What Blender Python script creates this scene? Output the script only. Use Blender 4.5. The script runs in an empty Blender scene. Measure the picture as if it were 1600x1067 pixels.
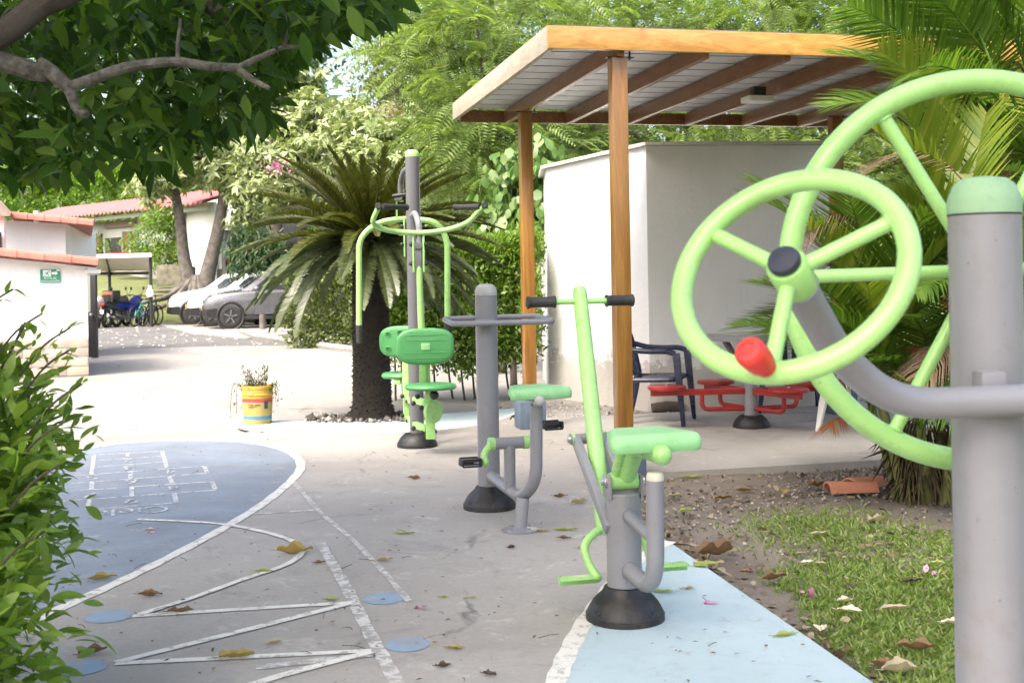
import bpy, bmesh, math, random
import numpy as np
from mathutils import Vector, Matrix

# ---------------------------------------------------------------- camera, sky, sun, exposure
SC = bpy.context.scene
COL = SC.collection
F, HY, CAMZ, ROLL = 1850.0, 435.0, 1.30, math.radians(1.0)   # focal length and horizon in photo pixels, eye height, roll
cam = bpy.data.cameras.new('camera'); camo = bpy.data.objects.new('camera', cam); COL.objects.link(camo)
cr, sr = math.cos(ROLL), math.sin(ROLL)
camo.matrix_world = Matrix(((cr, sr, 0, 0), (0, 0, -1, 0), (-sr, cr, 0, CAMZ), (0, 0, 0, 1)))
cam.sensor_width = 36.0; cam.lens = 36.0 * F / 1600.0
cam.shift_y = -(533.5 - HY) / 1600.0
cam.clip_start = 0.05; cam.clip_end = 600
cam.dof.use_dof = True; cam.dof.focus_distance = 6.5; cam.dof.aperture_fstop = 6.3
SC.camera = camo
SUN_DIR = Vector((-0.36, -0.48, 0.80)).normalized()         # from the scene towards the sun
w = bpy.data.worlds.new('World'); SC.world = w; w.use_nodes = True
nt = w.node_tree; bg = nt.nodes['Background']
sky = nt.nodes.new('ShaderNodeTexSky'); sky.sky_type = 'NISHITA'; sky.sun_disc = False
sky.sun_elevation = math.asin(SUN_DIR.z); sky.sun_rotation = math.atan2(SUN_DIR.x, SUN_DIR.y)
sky.dust_density = 7.0; sky.air_density = 1.0; sky.ozone_density = 0.0
nt.links.new(sky.outputs[0], bg.inputs[0]); bg.inputs[1].default_value = 0.15
sl = bpy.data.lights.new('sun', 'SUN'); sl.energy = 1.15; sl.angle = math.radians(14); sl.color = (1.0, 0.97, 0.92)
so = bpy.data.objects.new('sun', sl); COL.objects.link(so)
so.rotation_euler = (-SUN_DIR).to_track_quat('-Z', 'Y').to_euler(); so.location = (-20, -12, 30)
SC.view_settings.view_transform = 'Standard'; SC.view_settings.look = 'None'
SC.view_settings.exposure = 2.0; SC.view_settings.gamma = 1.0; SC.view_settings.use_curve_mapping = False
SC.render.engine = 'CYCLES'
SC.cycles.use_denoising = True; SC.cycles.max_bounces = 8; SC.cycles.diffuse_bounces = 4
SC.cycles.transmission_bounces = 6; SC.cycles.transparent_max_bounces = 6
SC.cycles.caustics_reflective = False; SC.cycles.caustics_refractive = False
SC.cycles.sample_clamp_indirect = 6.0

# ---------------------------------------------------------------- helpers
def ray(px, py):
    u = (px - 800.0) / F; v = (HY - py) / F
    return u * cr + v * sr, -u * sr + v * cr
def P(px, py, Y):
    a, b = ray(px, py); return Vector((a * Y, Y, CAMZ + b * Y))
def G(px, py, z=0.0):
    a, b = ray(px, py); Y = (z - CAMZ) / b; return Vector((a * Y, Y, z))
def proj(p):
    x = p[0] / p[1]; z = (p[2] - CAMZ) / p[1]
    return 800 + F * (x * cr - z * sr), HY - F * (x * sr + z * cr)
def sstep(a, b, x):
    t = min(1, max(0, (x - a) / (b - a))); return t * t * (3 - 2 * t)
def basis(n):
    n = Vector(n).normalized(); a = n.cross(Vector((0, 0, 1)))
    if a.length < 1e-4: a = Vector((1, 0, 0))
    a.normalize(); return a, a.cross(n).normalized() * 1.0, n

class MB:
    def __init__(s): s.v = []; s.f = []
    def add(s, vs, fs):
        o = len(s.v); s.v += [Vector(p) for p in vs]; s.f += [tuple(i + o for i in f) for f in fs]; return s
    def box(s, c, size, ax=None):
        c = Vector(c); ax = ax or (Vector((1, 0, 0)), Vector((0, 1, 0)), Vector((0, 0, 1)))
        h = [x / 2 for x in size]; vs = []
        for k in (-1, 1):
            for j in (-1, 1):
                for i in (-1, 1): vs.append(c + ax[0] * (i * h[0]) + ax[1] * (j * h[1]) + ax[2] * (k * h[2]))
        return s.add(vs, [(0, 2, 3, 1), (4, 5, 7, 6), (0, 1, 5, 4), (2, 6, 7, 3), (0, 4, 6, 2), (1, 3, 7, 5)])
    def bar(s, a, b, wd, th, up=(0, 0, 1)):
        a = Vector(a); b = Vector(b); d = b - a; L = d.length; d.normalize(); up = Vector(up)
        x = d.cross(up).normalized(); z = x.cross(d)
        return s.box((a + b) / 2, (wd, L, th), (x, d, z))
    def tube(s, pts, r, n=12, cap=True):
        pts = [Vector(p) for p in pts]; m = len(pts)
        rs = r if isinstance(r, (list, tuple)) else [r] * m
        t0 = (pts[1] - pts[0]).normalized(); a = t0.orthogonal().normalized(); vs = []
        for i, p in enumerate(pts):
            t = (pts[min(i + 1, m - 1)] - pts[max(i - 1, 0)])
            t = t.normalized() if t.length > 1e-9 else t0
            a = (a - t * a.dot(t)); a.normalize(); b = t.cross(a)
            for k in range(n):
                q = 2 * math.pi * k / n; vs.append(p + a * (rs[i] * math.cos(q)) + b * (rs[i] * math.sin(q)))
        fs = [(i * n + k, i * n + (k + 1) % n, (i + 1) * n + (k + 1) % n, (i + 1) * n + k) for i in range(m - 1) for k in range(n)]
        if cap: fs += [tuple(range(n))[::-1], tuple((m - 1) * n + k for k in range(n))]
        return s.add(vs, fs)
    def lathe(s, prof, o, axis=(0, 0, 1), n=24):
        o = Vector(o); a, b, c = basis(axis); vs = []
        for (r, z) in prof:
            for k in range(n):
                q = 2 * math.pi * k / n; vs.append(o + a * (max(r, 1e-5) * math.cos(q)) + b * (max(r, 1e-5) * math.sin(q)) + c * z)
        m = len(prof)
        fs = [(i * n + k, i * n + (k + 1) % n, (i + 1) * n + (k + 1) % n, (i + 1) * n + k) for i in range(m - 1) for k in range(n)]
        if prof[0][0] > 1e-4: fs.append(tuple(range(n))[::-1])
        if prof[-1][0] > 1e-4: fs.append(tuple((m - 1) * n + k for k in range(n)))
        return s.add(vs, fs)
    def ball(s, c, r, n=14, sq=(1, 1, 1)):
        o = len(s.v); m = n // 2 + 1
        s.lathe([(r * math.sin(math.pi * i / m), -r * math.cos(math.pi * i / m)) for i in range(m + 1)], (0, 0, 0), n=n)
        for i in range(o, len(s.v)):
            v = s.v[i]; s.v[i] = Vector((v.x * sq[0], v.y * sq[1], v.z * sq[2])) + Vector(c)
        return s
    def torus(s, c, axis, R, r, n=48, m=12, a0=0, a1=2 * math.pi):
        c = Vector(c); a, b, ax = basis(axis); vs = []; full = abs(a1 - a0 - 2 * math.pi) < 1e-6
        N = n if full else n + 1
        for i in range(N):
            q = a0 + (a1 - a0) * i / n; d = a * math.cos(q) + b * math.sin(q)
            for k in range(m):
                p = 2 * math.pi * k / m; vs.append(c + d * (R + r * math.cos(p)) + ax * (r * math.sin(p)))
        fs = [(i * m + k, ((i + 1) % N) * m + k, ((i + 1) % N) * m + (k + 1) % m, i * m + (k + 1) % m) for i in range(n if full else n) for k in range(m)]
        return s.add(vs, fs)
    def prism(s, poly, z0, z1):
        n = len(poly); vs = [(p[0], p[1], z0) for p in poly] + [(p[0], p[1], z1) for p in poly]
        return s.add(vs, [tuple(range(n))[::-1], tuple(range(n, 2 * n))] + [(i, (i + 1) % n, n + (i + 1) % n, n + i) for i in range(n)])
    def loft(s, rings, closed=True, cap=True):
        n = len(rings[0]); m = len(rings); vs = [p for r in rings for p in r]
        fs = [(i * n + k, i * n + (k + 1) % n, (i + 1) * n + (k + 1) % n, (i + 1) * n + k) for i in range(m - 1) for k in range(n if closed else n - 1)]
        if cap: fs += [tuple(range(n))[::-1], tuple((m - 1) * n + k for k in range(n))]
        return s.add(vs, fs)

def arc_path(pts, rad, n=7):
    """polyline with rounded corners"""
    pts = [Vector(p) for p in pts]; out = [pts[0]]
    rads = rad if isinstance(rad, (list, tuple)) else [rad] * (len(pts) - 2)
    for i in range(1, len(pts) - 1):
        p = pts[i]; a = pts[i - 1] - p; b = pts[i + 1] - p
        d = min(rads[i - 1], a.length * .48, b.length * .48)
        A = p + a.normalized() * d; B = p + b.normalized() * d
        for k in range(n + 1):
            t = k / n; out.append(A * (1 - t) ** 2 + p * (2 * t * (1 - t)) + B * t * t)
    out.append(pts[-1]); return out
def spline(pts, n=8):
    pts = [Vector(p) for p in pts]; Q = [pts[0] * 2 - pts[1]] + pts + [pts[-1] * 2 - pts[-2]]; out = []
    for i in range(1, len(Q) - 2):
        a, b, c, d = Q[i - 1:i + 3]
        for k in range(n):
            t = k / n
            out.append(.5 * ((2 * b) + (c - a) * t + (2 * a - 5 * b + 4 * c - d) * t * t + (3 * b - a - 3 * c + d) * t ** 3))
    out.append(pts[-1]); return out

WLOC = {}
def wloc(o): return WLOC.get(o.name, Vector((0, 0, 0)))
def finish(me, smooth=True, ang=40):
    if smooth:
        me.polygons.foreach_set('use_smooth', [True] * len(me.polygons))
        me.set_sharp_from_angle(angle=math.radians(ang))
    me.update()
def obj(name, mb, mat, parent=None, smooth=True, bevel=0, ang=40, label=None, local=False):
    off = wloc(parent) if (parent is not None and not local) else Vector((0, 0, 0))
    me = bpy.data.meshes.new(name); me.from_pydata([tuple(p - off) for p in mb.v], [], mb.f)
    if bevel:
        b = bmesh.new(); b.from_mesh(me); bmesh.ops.recalc_face_normals(b, faces=b.faces)
        bmesh.ops.bevel(b, geom=list(b.edges), offset=bevel, segments=2, affect='EDGES', profile=.6, clamp_overlap=True)
        b.to_mesh(me); b.free()
    else:
        b = bmesh.new(); b.from_mesh(me); bmesh.ops.recalc_face_normals(b, faces=b.faces); b.to_mesh(me); b.free()
    finish(me, smooth, ang)
    if mat: me.materials.append(mat)
    o = bpy.data.objects.new(name, me); COL.objects.link(o)
    if parent is not None: o.parent = parent
    if label: o['label'] = label
    WLOC[o.name] = off
    return o
def tag(o, label=None, cat=None, group=None, kind=None):
    if label: o['label'] = label
    if cat: o['category'] = cat
    if group: o['group'] = group
    if kind: o['kind'] = kind
    return o
def thing(name, label, cat, loc, group=None):
    o = bpy.data.objects.new(name, None); COL.objects.link(o); o.location = loc; o.empty_display_size = .2
    WLOC[o.name] = Vector(loc); return tag(o, label, cat, group)
def struct(name, mb, mat, smooth=False):
    return tag(obj(name, mb, mat, None, smooth), kind='structure')
def link_copy(src, parent, loc, rot=(0, 0, 0), scale=1.0, name=None):
    c = bpy.data.objects.new(name or src.name.split('.')[0], src.data); COL.objects.link(c)
    c.parent = parent; c.location = loc; c.rotation_euler = rot; c.scale = (scale,) * 3 if not isinstance(scale, tuple) else scale
    return c

# ---------------------------------------------------------------- materials
def new_mat(name):
    m = bpy.data.materials.new(name); m.use_nodes = True; t = m.node_tree
    return m, t, t.nodes['Principled BSDF']
def N(t, kind, **kw):
    n = t.nodes.new(kind)
    for k, v in kw.items():
        if k in n.inputs.keys() if isinstance(k, str) else False: n.inputs[k].default_value = v
        else: setattr(n, k, v)
    return n
def noise(t, scale, detail=6, rough=.6, vec=None, dist=0):
    n = t.nodes.new('ShaderNodeTexNoise'); n.inputs['Scale'].default_value = scale; n.inputs['Detail'].default_value = detail
    n.inputs['Roughness'].default_value = rough; n.inputs['Distortion'].default_value = dist
    if vec is not None: t.links.new(vec, n.inputs['Vector'])
    return n.outputs['Fac']
def ramp(t, fac, stops):
    r = t.nodes.new('ShaderNodeValToRGB'); e = r.color_ramp.elements
    while len(e) < len(stops): e.new(.5)
    for i, (p, c) in enumerate(stops):
        e[i].position = p; e[i].color = (c[0], c[1], c[2], 1) if not isinstance(c, (int, float)) else (c, c, c, 1)
    t.links.new(fac, r.inputs[0]); return r.outputs[0]
def mixc(t, fac, a, b, mode='MIX'):
    m = t.nodes.new('ShaderNodeMix'); m.data_type = 'RGBA'; m.blend_type = mode
    for sock, val in ((m.inputs['Factor'], fac), (m.inputs['A'], a), (m.inputs['B'], b)):
        pass
    def put(i, val):
        s = m.inputs[i]
        if hasattr(val, 'is_linked') or isinstance(val, bpy.types.NodeSocket): t.links.new(val, s)
        else: s.default_value = val if isinstance(val, (int, float)) else (val[0], val[1], val[2], 1)
    put(0, fac); put(6, a); put(7, b); return m.outputs[2]
def bump(t, bs, h, strength=.3, dist=.01, prev=None):
    b = t.nodes.new('ShaderNodeBump'); b.inputs['Strength'].default_value = strength; b.inputs['Distance'].default_value = dist
    t.links.new(h, b.inputs['Height'])
    if prev is not None: t.links.new(prev, b.inputs['Normal'])
    t.links.new(b.outputs[0], bs.inputs['Normal']); return b.outputs[0]
def coords(t, world=False):
    if world: return t.nodes.new('ShaderNodeNewGeometry').outputs['Position']
    return t.nodes.new('ShaderNodeTexCoord').outputs['Object']
def sc3(c, k): return (c[0] * k, c[1] * k, c[2] * k)
def mat(name, col, rough=.5, var=.15, scale=6.0, metal=0, bmp=0, bscale=80, coat=0, col2=None, dirt=0, spec=.5, chips=0):
    m, t, b = new_mat(name); v = coords(t)
    f = noise(t, scale, 6, .65, v)
    c = ramp(t, f, [(.3, sc3(col, 1 - var)), (.7, col2 if col2 else sc3(col, 1 + var * .6))])
    if dirt:
        d = noise(t, scale * 2.7, 8, .75, v); c = mixc(t, ramp(t, d, [(.52, 0), (.75, dirt)]), c, (.17, .13, .09))
    t.links.new(c, b.inputs['Base Color'])
    r = ramp(t, noise(t, scale * 4, 5, .7, v), [(.3, max(0, rough - .08)), (.7, min(1, rough + .12))]); t.links.new(r, b.inputs['Roughness'])
    b.inputs['Metallic'].default_value = metal; b.inputs['Coat Weight'].default_value = coat; b.inputs['Coat Roughness'].default_value = .15
    b.inputs['Specular IOR Level'].default_value = spec
    if chips:
        ch = noise(t, 55, 4, .6, v); c = mixc(t, ramp(t, ch, [(.70, 0), (.73, chips)]), c, (.11, .10, .09)); t.links.new(c, b.inputs['Base Color'])
    if bmp: bump(t, b, noise(t, bscale, 6, .7, v), bmp, .01)
    return m
def leafmat(name, cols, transl=.35, rough=.42, tcol=None, spec=.45):
    """foliage: colour differs leaf by leaf, light passes through"""
    m, t, b = new_mat(name); g = t.nodes.new('ShaderNodeNewGeometry')
    n = len(cols); c = ramp(t, g.outputs['Random Per Island'], [(i / max(1, n - 1), cols[i]) for i in range(n)])
    c2 = mixc(t, ramp(t, noise(t, 1.1, 3, .5, g.outputs['Position']), [(.35, 0), (.7, .35)]), c, sc3(cols[n // 2], .8))
    t.links.new(c2, b.inputs['Base Color']); b.inputs['Roughness'].default_value = rough; b.inputs['Specular IOR Level'].default_value = spec
    tr = t.nodes.new('ShaderNodeBsdfTranslucent')
    tt = mixc(t, 1.0, c2, tcol or (1.5, 1.6, .7), 'MULTIPLY'); t.links.new(tt, tr.inputs[0])
    mx = t.nodes.new('ShaderNodeMixShader'); mx.inputs[0].default_value = transl
    t.links.new(b.outputs[0], mx.inputs[1]); t.links.new(tr.outputs[0], mx.inputs[2])
    t.links.new(mx.outputs[0], t.nodes['Material Output'].inputs[0]); return m

def concrete_nodes(t, lo, hi, stain=.5):
    v = coords(t, True)
    a = noise(t, .55, 8, .62, v, .6); fine = noise(t, 38, 6, .7, v)
    c = ramp(t, a, [(.28, lo), (.52, [(lo[i] + hi[i]) / 2 for i in range(3)]), (.75, hi)])
    c = mixc(t, ramp(t, fine, [(.35, .0), (.75, .35)]), c, sc3(lo, .72))
    st = noise(t, 2.3, 9, .75, v, 1.0); c = mixc(t, ramp(t, st, [(.54, 0), (.70, stain)]), c, sc3(lo, .55))
    pale = noise(t, 4.7, 7, .8, v, .5); c = mixc(t, ramp(t, pale, [(.57, 0), (.66, .5)]), c, sc3(hi, 1.3))
    # hairline cracks
    wv = t.nodes.new('ShaderNodeTexVoronoi'); wv.feature = 'DISTANCE_TO_EDGE'; wv.inputs['Scale'].default_value = .42
    dv = t.nodes.new('ShaderNodeVectorMath'); dv.operation = 'ADD'
    nn = t.nodes.new('ShaderNodeTexNoise'); nn.inputs['Scale'].default_value = 2.2; nn.inputs['Detail'].default_value = 8; t.links.new(v, nn.inputs['Vector'])
    sc_ = t.nodes.new('ShaderNodeVectorMath'); sc_.operation = 'SCALE'; sc_.inputs['Scale'].default_value = .5; t.links.new(nn.outputs['Color'], sc_.inputs[0])
    t.links.new(v, dv.inputs[0]); t.links.new(sc_.outputs[0], dv.inputs[1]); t.links.new(dv.outputs[0], wv.inputs['Vector'])
    cm = noise(t, .8, 2, .5, v)
    ck = ramp(t, wv.outputs['Distance'], [(0, .8), (.008, 0)])
    mm = t.nodes.new('ShaderNodeMath'); mm.operation = 'MULTIPLY'; t.links.new(ck, mm.inputs[0]); t.links.new(ramp(t, cm, [(.5, 0), (.6, 1)]), mm.inputs[1])
    c = mixc(t, mm.outputs[0], c, sc3(lo, .3))
    return v, c, fine
CON_LO, CON_HI = (.262, .243, .221), (.395, .372, .344)
def concrete(name, lo=CON_LO, hi=CON_HI, stain=.5):
    m, t, b = new_mat(name); v, c, fine = concrete_nodes(t, lo, hi, stain)
    t.links.new(c, b.inputs['Base Color']); b.inputs['Roughness'].default_value = .8; bump(t, b, fine, .25, .004); return m
def paint(name, col, col2, wear=.5, lo=CON_LO, hi=CON_HI, wscale=5.0):
    """worn floor paint that lets the concrete show through"""
    m, t, b = new_mat(name); v, c, fine = concrete_nodes(t, lo, hi, .4)
    p = ramp(t, noise(t, 1.3, 7, .65, v, .4), [(.3, col), (.7, col2)])
    p = mixc(t, ramp(t, noise(t, 9, 8, .75, v), [(.5, 0), (.75, .35)]), p, sc3(col, .62))
    wn = noise(t, wscale, 9, .78, v, .3)
    wf = ramp(t, wn, [(.68 - .24 * wear, 0), (.74 - .22 * wear, min(1, wear * 1.4))])
    t.links.new(mixc(t, wf, p, c), b.inputs['Base Color']); b.inputs['Roughness'].default_value = .62; bump(t, b, fine, .15, .003); return m
def wood(name, c1, c2, c3, rough=.32):
    m, t, b = new_mat(name); v = coords(t); mp = t.nodes.new('ShaderNodeMapping'); mp.inputs['Scale'].default_value = {'post': (14, 14, 1.1), 'fasc': (1.1, 14, 14)}.get(name[:4], (14, 1.1, 14))
    t.links.new(v, mp.inputs[0]); n1 = noise(t, .9, 8, .6, mp.outputs[0], 1.5)
    c = ramp(t, n1, [(.25, c1), (.5, c2), (.75, c3)])
    n2 = noise(t, 3.1, 8, .7, mp.outputs[0]); c = mixc(t, ramp(t, n2, [(.45, 0), (.8, .5)]), c, sc3(c1, .6))
    t.links.new(c, b.inputs['Base Color']); b.inputs['Roughness'].default_value = rough; b.inputs['Coat Weight'].default_value = .3
    bump(t, b, n2, .15, .004); return m
def plaster():
    m, t, b = new_mat('white_plaster'); v = coords(t, True)
    c = ramp(t, noise(t, 1.1, 7, .65, v, .4), [(.3, (.72, .72, .715)), (.65, (.80, .80, .80))])
    mp = t.nodes.new('ShaderNodeMapping'); mp.inputs['Scale'].default_value = (5, 5, .35); t.links.new(v, mp.inputs[0])
    st = noise(t, 1.4, 8, .7, mp.outputs[0]); c = mixc(t, ramp(t, st, [(.57, 0), (.8, .30)]), c, (.45, .43, .40))      # rain streaks
    s = t.nodes.new('ShaderNodeSeparateXYZ'); t.links.new(v, s.inputs[0])
    sp = noise(t, 7, 8, .75, v); a = t.nodes.new('ShaderNodeMath'); a.operation = 'MULTIPLY_ADD'; a.inputs[1].default_value = -.9; t.links.new(sp, a.inputs[0]); t.links.new(s.outputs[2], a.inputs[2])
    c = mixc(t, ramp(t, a.outputs[0], [(-.0, .6), (.0, .6)] if False else [(0, .55), (.02, 0)]), c, (.33, .28, .22))      # splashed soil at the foot
    f = noise(t, 11, 8, .7, v); t.links.new(c, b.inputs['Base Color']); b.inputs['Roughness'].default_value = .85
    bump(t, b, f, .6, .02); return m
M = {}
M['green'] = mat('green_powder_coat', (.31, .58, .185), .3, .1, 5, coat=.2, dirt=.4, chips=.8)
M['green_dk'] = mat('green_plastic', (.065, .27, .085), .4, .1, 6, dirt=.15)
M['green_seat'] = mat('green_seat_plastic', (.27, .56, .25), .42, .12, 9, dirt=.4)
M['green_cap'] = mat('faded_green_cap', (.24, .40, .24), .6, .15, 9, dirt=.4)
M['grey'] = mat('grey_powder_coat', (.215, .218, .24), .36, .08, 4, coat=.15, dirt=.45, chips=.8)
M['grey_dk'] = mat('dark_grey_powder_coat', (.12, .12, .135), .36, .1, 4, coat=.2, dirt=.2, chips=.7)
M['grey_cap'] = mat('pale_grey_cap', (.40, .40, .39), .6, .12, 14, dirt=.4)
M['rubber'] = mat('black_plastic_base', (.009, .009, .010), .48, .3, 7, dirt=.25, bmp=.15, bscale=140)
M['grip'] = mat('black_grip', (.022, .022, .022), .6, .2, 20, bmp=.3, bscale=200)
M['navy'] = mat('navy_plastic', (.012, .018, .06), .28, .2, 6, dirt=.15)
M['navy_cap'] = mat('navy_cap', (.02, .025, .045), .5, .2, 20)
M['red'] = mat('red_paint', (.32, .013, .011), .35, .2, 8, coat=.2, dirt=.3, chips=.7)
M['red_knob'] = mat('red_plastic', (.56, .032, .026), .45, .12, 20)
M['chrome'] = mat('steel_bolt', (.6, .6, .6), .25, .1, 20, metal=1)
M['post_wood'] = wood('post_wood', (.20, .085, .018), (.32, .150, .032), (.43, .235, .06))
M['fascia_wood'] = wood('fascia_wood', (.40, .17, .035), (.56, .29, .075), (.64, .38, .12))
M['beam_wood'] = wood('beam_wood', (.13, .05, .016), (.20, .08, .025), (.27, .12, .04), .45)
M['grey_wood'] = wood('weathered_wood', (.30, .25, .19), (.42, .36, .28), (.52, .45, .36), .7)
M['zinc'] = mat('ceiling_sheet', (.66, .67, .69), .5, .1, 2.0, dirt=.25)
M['white'] = plaster()
M['white_smooth'] = mat('white_paint', (.80, .80, .79), .5, .05, 3)
M['concrete'] = concrete('concrete')
M['apron'] = concrete('pale_concrete', (.20, .188, .172), (.315, .30, .28), .5)
M['asphalt'] = concrete('worn_asphalt', (.085, .082, .08), (.15, .145, .14), .4)
M['line'] = paint('white_line_paint', (.58, .56, .51), (.70, .68, .63), .66, wscale=14)
M['line_worn'] = paint('worn_line_paint', (.50, .49, .46), (.58, .57, .54), .95, wscale=16)
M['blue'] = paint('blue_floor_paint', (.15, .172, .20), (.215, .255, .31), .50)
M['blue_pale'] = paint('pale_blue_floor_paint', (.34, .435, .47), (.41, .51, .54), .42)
M['blue_dot'] = paint('blue_dot_paint', (.19, .265, .37), (.24, .32, .42), .62, wscale=10)
M['chalk'] = paint('chalk_white_paint', (.46, .47, .47), (.56, .56, .55), .85, (.15, .172, .20), (.215, .255, .31), wscale=22)
M['terracotta'] = mat('terracotta', (.50, .20, .12), .8, .25, 6, dirt=.4, bmp=.3)
M['pink_tile'] = mat('pink_roof_tile', (.40, .15, .115), .8, .3, 4, dirt=.3, bmp=.3)
M['black'] = mat('black_paint', (.02, .02, .022), .45, .2, 8)
M['dark'] = mat('painted_interior_shade', (.03, .03, .035), .7, .3, 3)  # near-black colour standing in for the shade inside rooms and openings
M['glass'] = mat('dark_glass', (.03, .035, .04), .06, .1, 2, spec=.8)
M['tyre'] = mat('tyre_rubber', (.022, .022, .022), .75, .2, 20)
M['alloy'] = mat('alloy', (.22, .22, .23), .35, .1, 20, metal=.8)
M['bark'] = mat('bark', (.075, .06, .048), .9, .45, 7, bmp=1.0, bscale=30)
M['bark_grey'] = mat('grey_bark', (.13, .115, .10), .9, .6, 6, bmp=1.0, bscale=22)
M['soil'] = None
# ---------------------------------------------------------------- ground, pavement, road
def soil_mat():
    m, t, b = new_mat('soil'); v = coords(t, True)
    a = noise(t, .9, 8, .65, v, .5)
    c = ramp(t, a, [(.3, (.12, .098, .078)), (.5, (.19, .158, .128)), (.72, (.29, .25, .205))])
    f = noise(t, 60, 6, .75, v); c = mixc(t, ramp(t, f, [(.45, 0), (.7, .5)]), c, (.11, .085, .062))
    f2 = noise(t, 25, 7, .8, v); c = mixc(t, ramp(t, f2, [(.58, 0), (.68, .5)]), c, (.36, .32, .28))
    t.links.new(c, b.inputs['Base Color']); b.inputs['Roughness'].default_value = .95
    bump(t, b, f2, .9, .02); return m
M['soil'] = soil_mat()
def turf_mat():
    m, t, b = new_mat('turf'); v = coords(t, True)
    a = noise(t, .5, 8, .7, v)
    c = ramp(t, a, [(.3, (.10, .10, .04)), (.5, (.13, .16, .05)), (.75, (.19, .22, .075))])
    f = noise(t, 9, 8, .8, v); c = mixc(t, ramp(t, f, [(.5, 0), (.75, .6)]), c, (.20, .16, .10))
    t.links.new(c, b.inputs['Base Color']); b.inputs['Roughness'].default_value = .95
    bump(t, b, f, 1.0, .1); return m
M['turf'] = turf_mat()
def hgt(x, y):
    h = -.14
    h += 1.35 * sstep(39.6, 43.0, y) * sstep(6, -1, x) + .75 * sstep(43, 52, y) * sstep(6, -1, x)
    h += 9.0 * sstep(58, 105, y) + .05 * math.sin(x * .9 + y * .5) * sstep(40, 44, y)
    return h
mb = MB(); xs = [-120, -80, -55, -40, -32, -26, -22] + [-20 + i * .8 for i in range(36)] + [10, 14, 20, 30, 50, 80, 120]
ys = [-40, -20, -8, 0, 4, 8, 12, 20, 30, 36, 39] + [39.6 + .4 * i for i in range(12)] + [45, 47, 49, 52, 55, 58, 62, 67, 73, 80, 90, 105, 140, 200, 320]
for y in ys:
    for x in xs: mb.v.append(Vector((x, y, hgt(x, y))))
nx = len(xs); mb.f = [(j * nx + i, j * nx + i + 1, (j + 1) * nx + i + 1, (j + 1) * nx + i) for j in range(len(ys) - 1) for i in range(nx - 1)]
struct('ground', mb, M['turf'], True)

# soil bed right of the path (a finely broken sheet)
rs = np.random.default_rng(4)
mb = MB(); nxs, nys = 60, 70
for j in range(nys + 1):
    for i in range(nxs + 1):
        x = .3 + i * 5.6 / nxs; y = .2 + j * 9.4 / nys
        mb.v.append(Vector((x, y, -.052 + .012 * math.sin(x * 3.1 + 1.3 * y) + .010 * math.sin(y * 4.7 - x * 2.2) + float(rs.normal()) * .004)))
mb.f = [(j * (nxs + 1) + i, j * (nxs + 1) + i + 1, (j + 1) * (nxs + 1) + i + 1, (j + 1) * (nxs + 1) + i) for j in range(nys) for i in range(nxs)]
struct('soil', mb, M['soil'], True)

A13 = math.radians(13.2)
EX = Vector((math.cos(A13), math.sin(A13), 0)); EY = Vector((-math.sin(A13), math.cos(A13), 0))
S0 = Vector((.26, 7.58, 0))                                   # front left corner of the shelter roof
def W(a, b, z=0): return S0 + EX * a + EY * b + Vector((0, 0, z))

e0 = G(912, 745); e1 = G(1045, 846); e2 = G(1365, 1067); e3 = e2 + (e2 - e1) * 2.4
slab_r = e0 + EX * 5.6; slab_b = slab_r + EY * 3.25; slab_l = e0 + EY * 3.22 + EX * .25
far = [G(805, 639), G(700, 648), G(560, 656), G(450, 666), G(330, 683), G(200, 690), G(60, 706), G(-500, 745)]
pave = [Vector((-7, -4, 0)), Vector((e3.x, -4, 0)), e3, e2, e1, e0, slab_r, slab_b, slab_l] + far
mb = MB(); mb.prism([(p.x, p.y) for p in pave], -.10, 0.0)
PAVE = struct('pavement', mb, M['concrete'])
# road: pale concrete apron, then worn asphalt
mb = MB(); mb.prism([(-40, 6), (-6, 6), (-2, 9), (3.0, 11.2), (6, 13.2), (6, 16), (1.5, 22), (-2.5, 24), (-6, 25), (-12, 23.5), (-40, 24)], -.12, -.022)
struct('driveway', mb, M['apron'])
mb = MB(); mb.prism([(-40, 20), (-4, 22.5), (-3.2, 24.5), (-5.4, 31), (-10.8, 38.5), (-40, 39)], -.13, -.030)
struct('road', mb, M['asphalt'])
mb = MB(); bay = [G(243, 480, -.02), G(248, 507, -.02), G(300, 521, -.02), G(385, 529, -.02), G(452, 522, -.02), G(520, 480, -.02)]
mb.prism([(p.x, p.y) for p in bay], -.10, -.012)
struct('parking_bay', mb, M['apron'])
# kerb and bed right of the parked cars
kp = [G(378, 519), G(400, 527), G(450, 535), G(520, 545), G(585, 553)]
mb = MB(); mb.tube([p + Vector((0, 0, .02)) for p in kp], .09, 6)
struct('kerb', mb, M['apron'])

# -- painted markings, thin sheets on the pavement
def sheet(name, pts, z, m):
    b_ = MB(); b_.add([(p.x, p.y, z) for p in pts], [tuple(range(len(pts)))]); return obj(name, b_, m, PAVE, False)
def stripe(name, pix, wd, z, m, closed=False, sm=True):
    g = [G(*p) for p in pix]
    if sm and len(g) > 2: g = spline(g, 6)
    L, R = [], []
    for i, p in enumerate(g):
        t = g[min(i + 1, len(g) - 1)] - g[max(i - 1, 0)]; t.normalize(); nrm = Vector((-t.y, t.x, 0))
        ww = wd * (1 + .10 * math.sin(i * 1.7)) / 2
        L.append(p + nrm * ww); R.append(p - nrm * ww)
    b_ = MB(); n = len(g); b_.add([(p.x, p.y, z) for p in L + R], [(i, i + 1, n + i + 1, n + i) for i in range(n - 1)])
    return obj(name, b_, m, PAVE, False)
edge = [(-60, 1015), (40, 975), (100, 948), (180, 912), (250, 878), (330, 836), (390, 801), (430, 773), (458, 748), (470, 730), (463, 714), (437, 701), (390, 692), (330, 688)]
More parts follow.
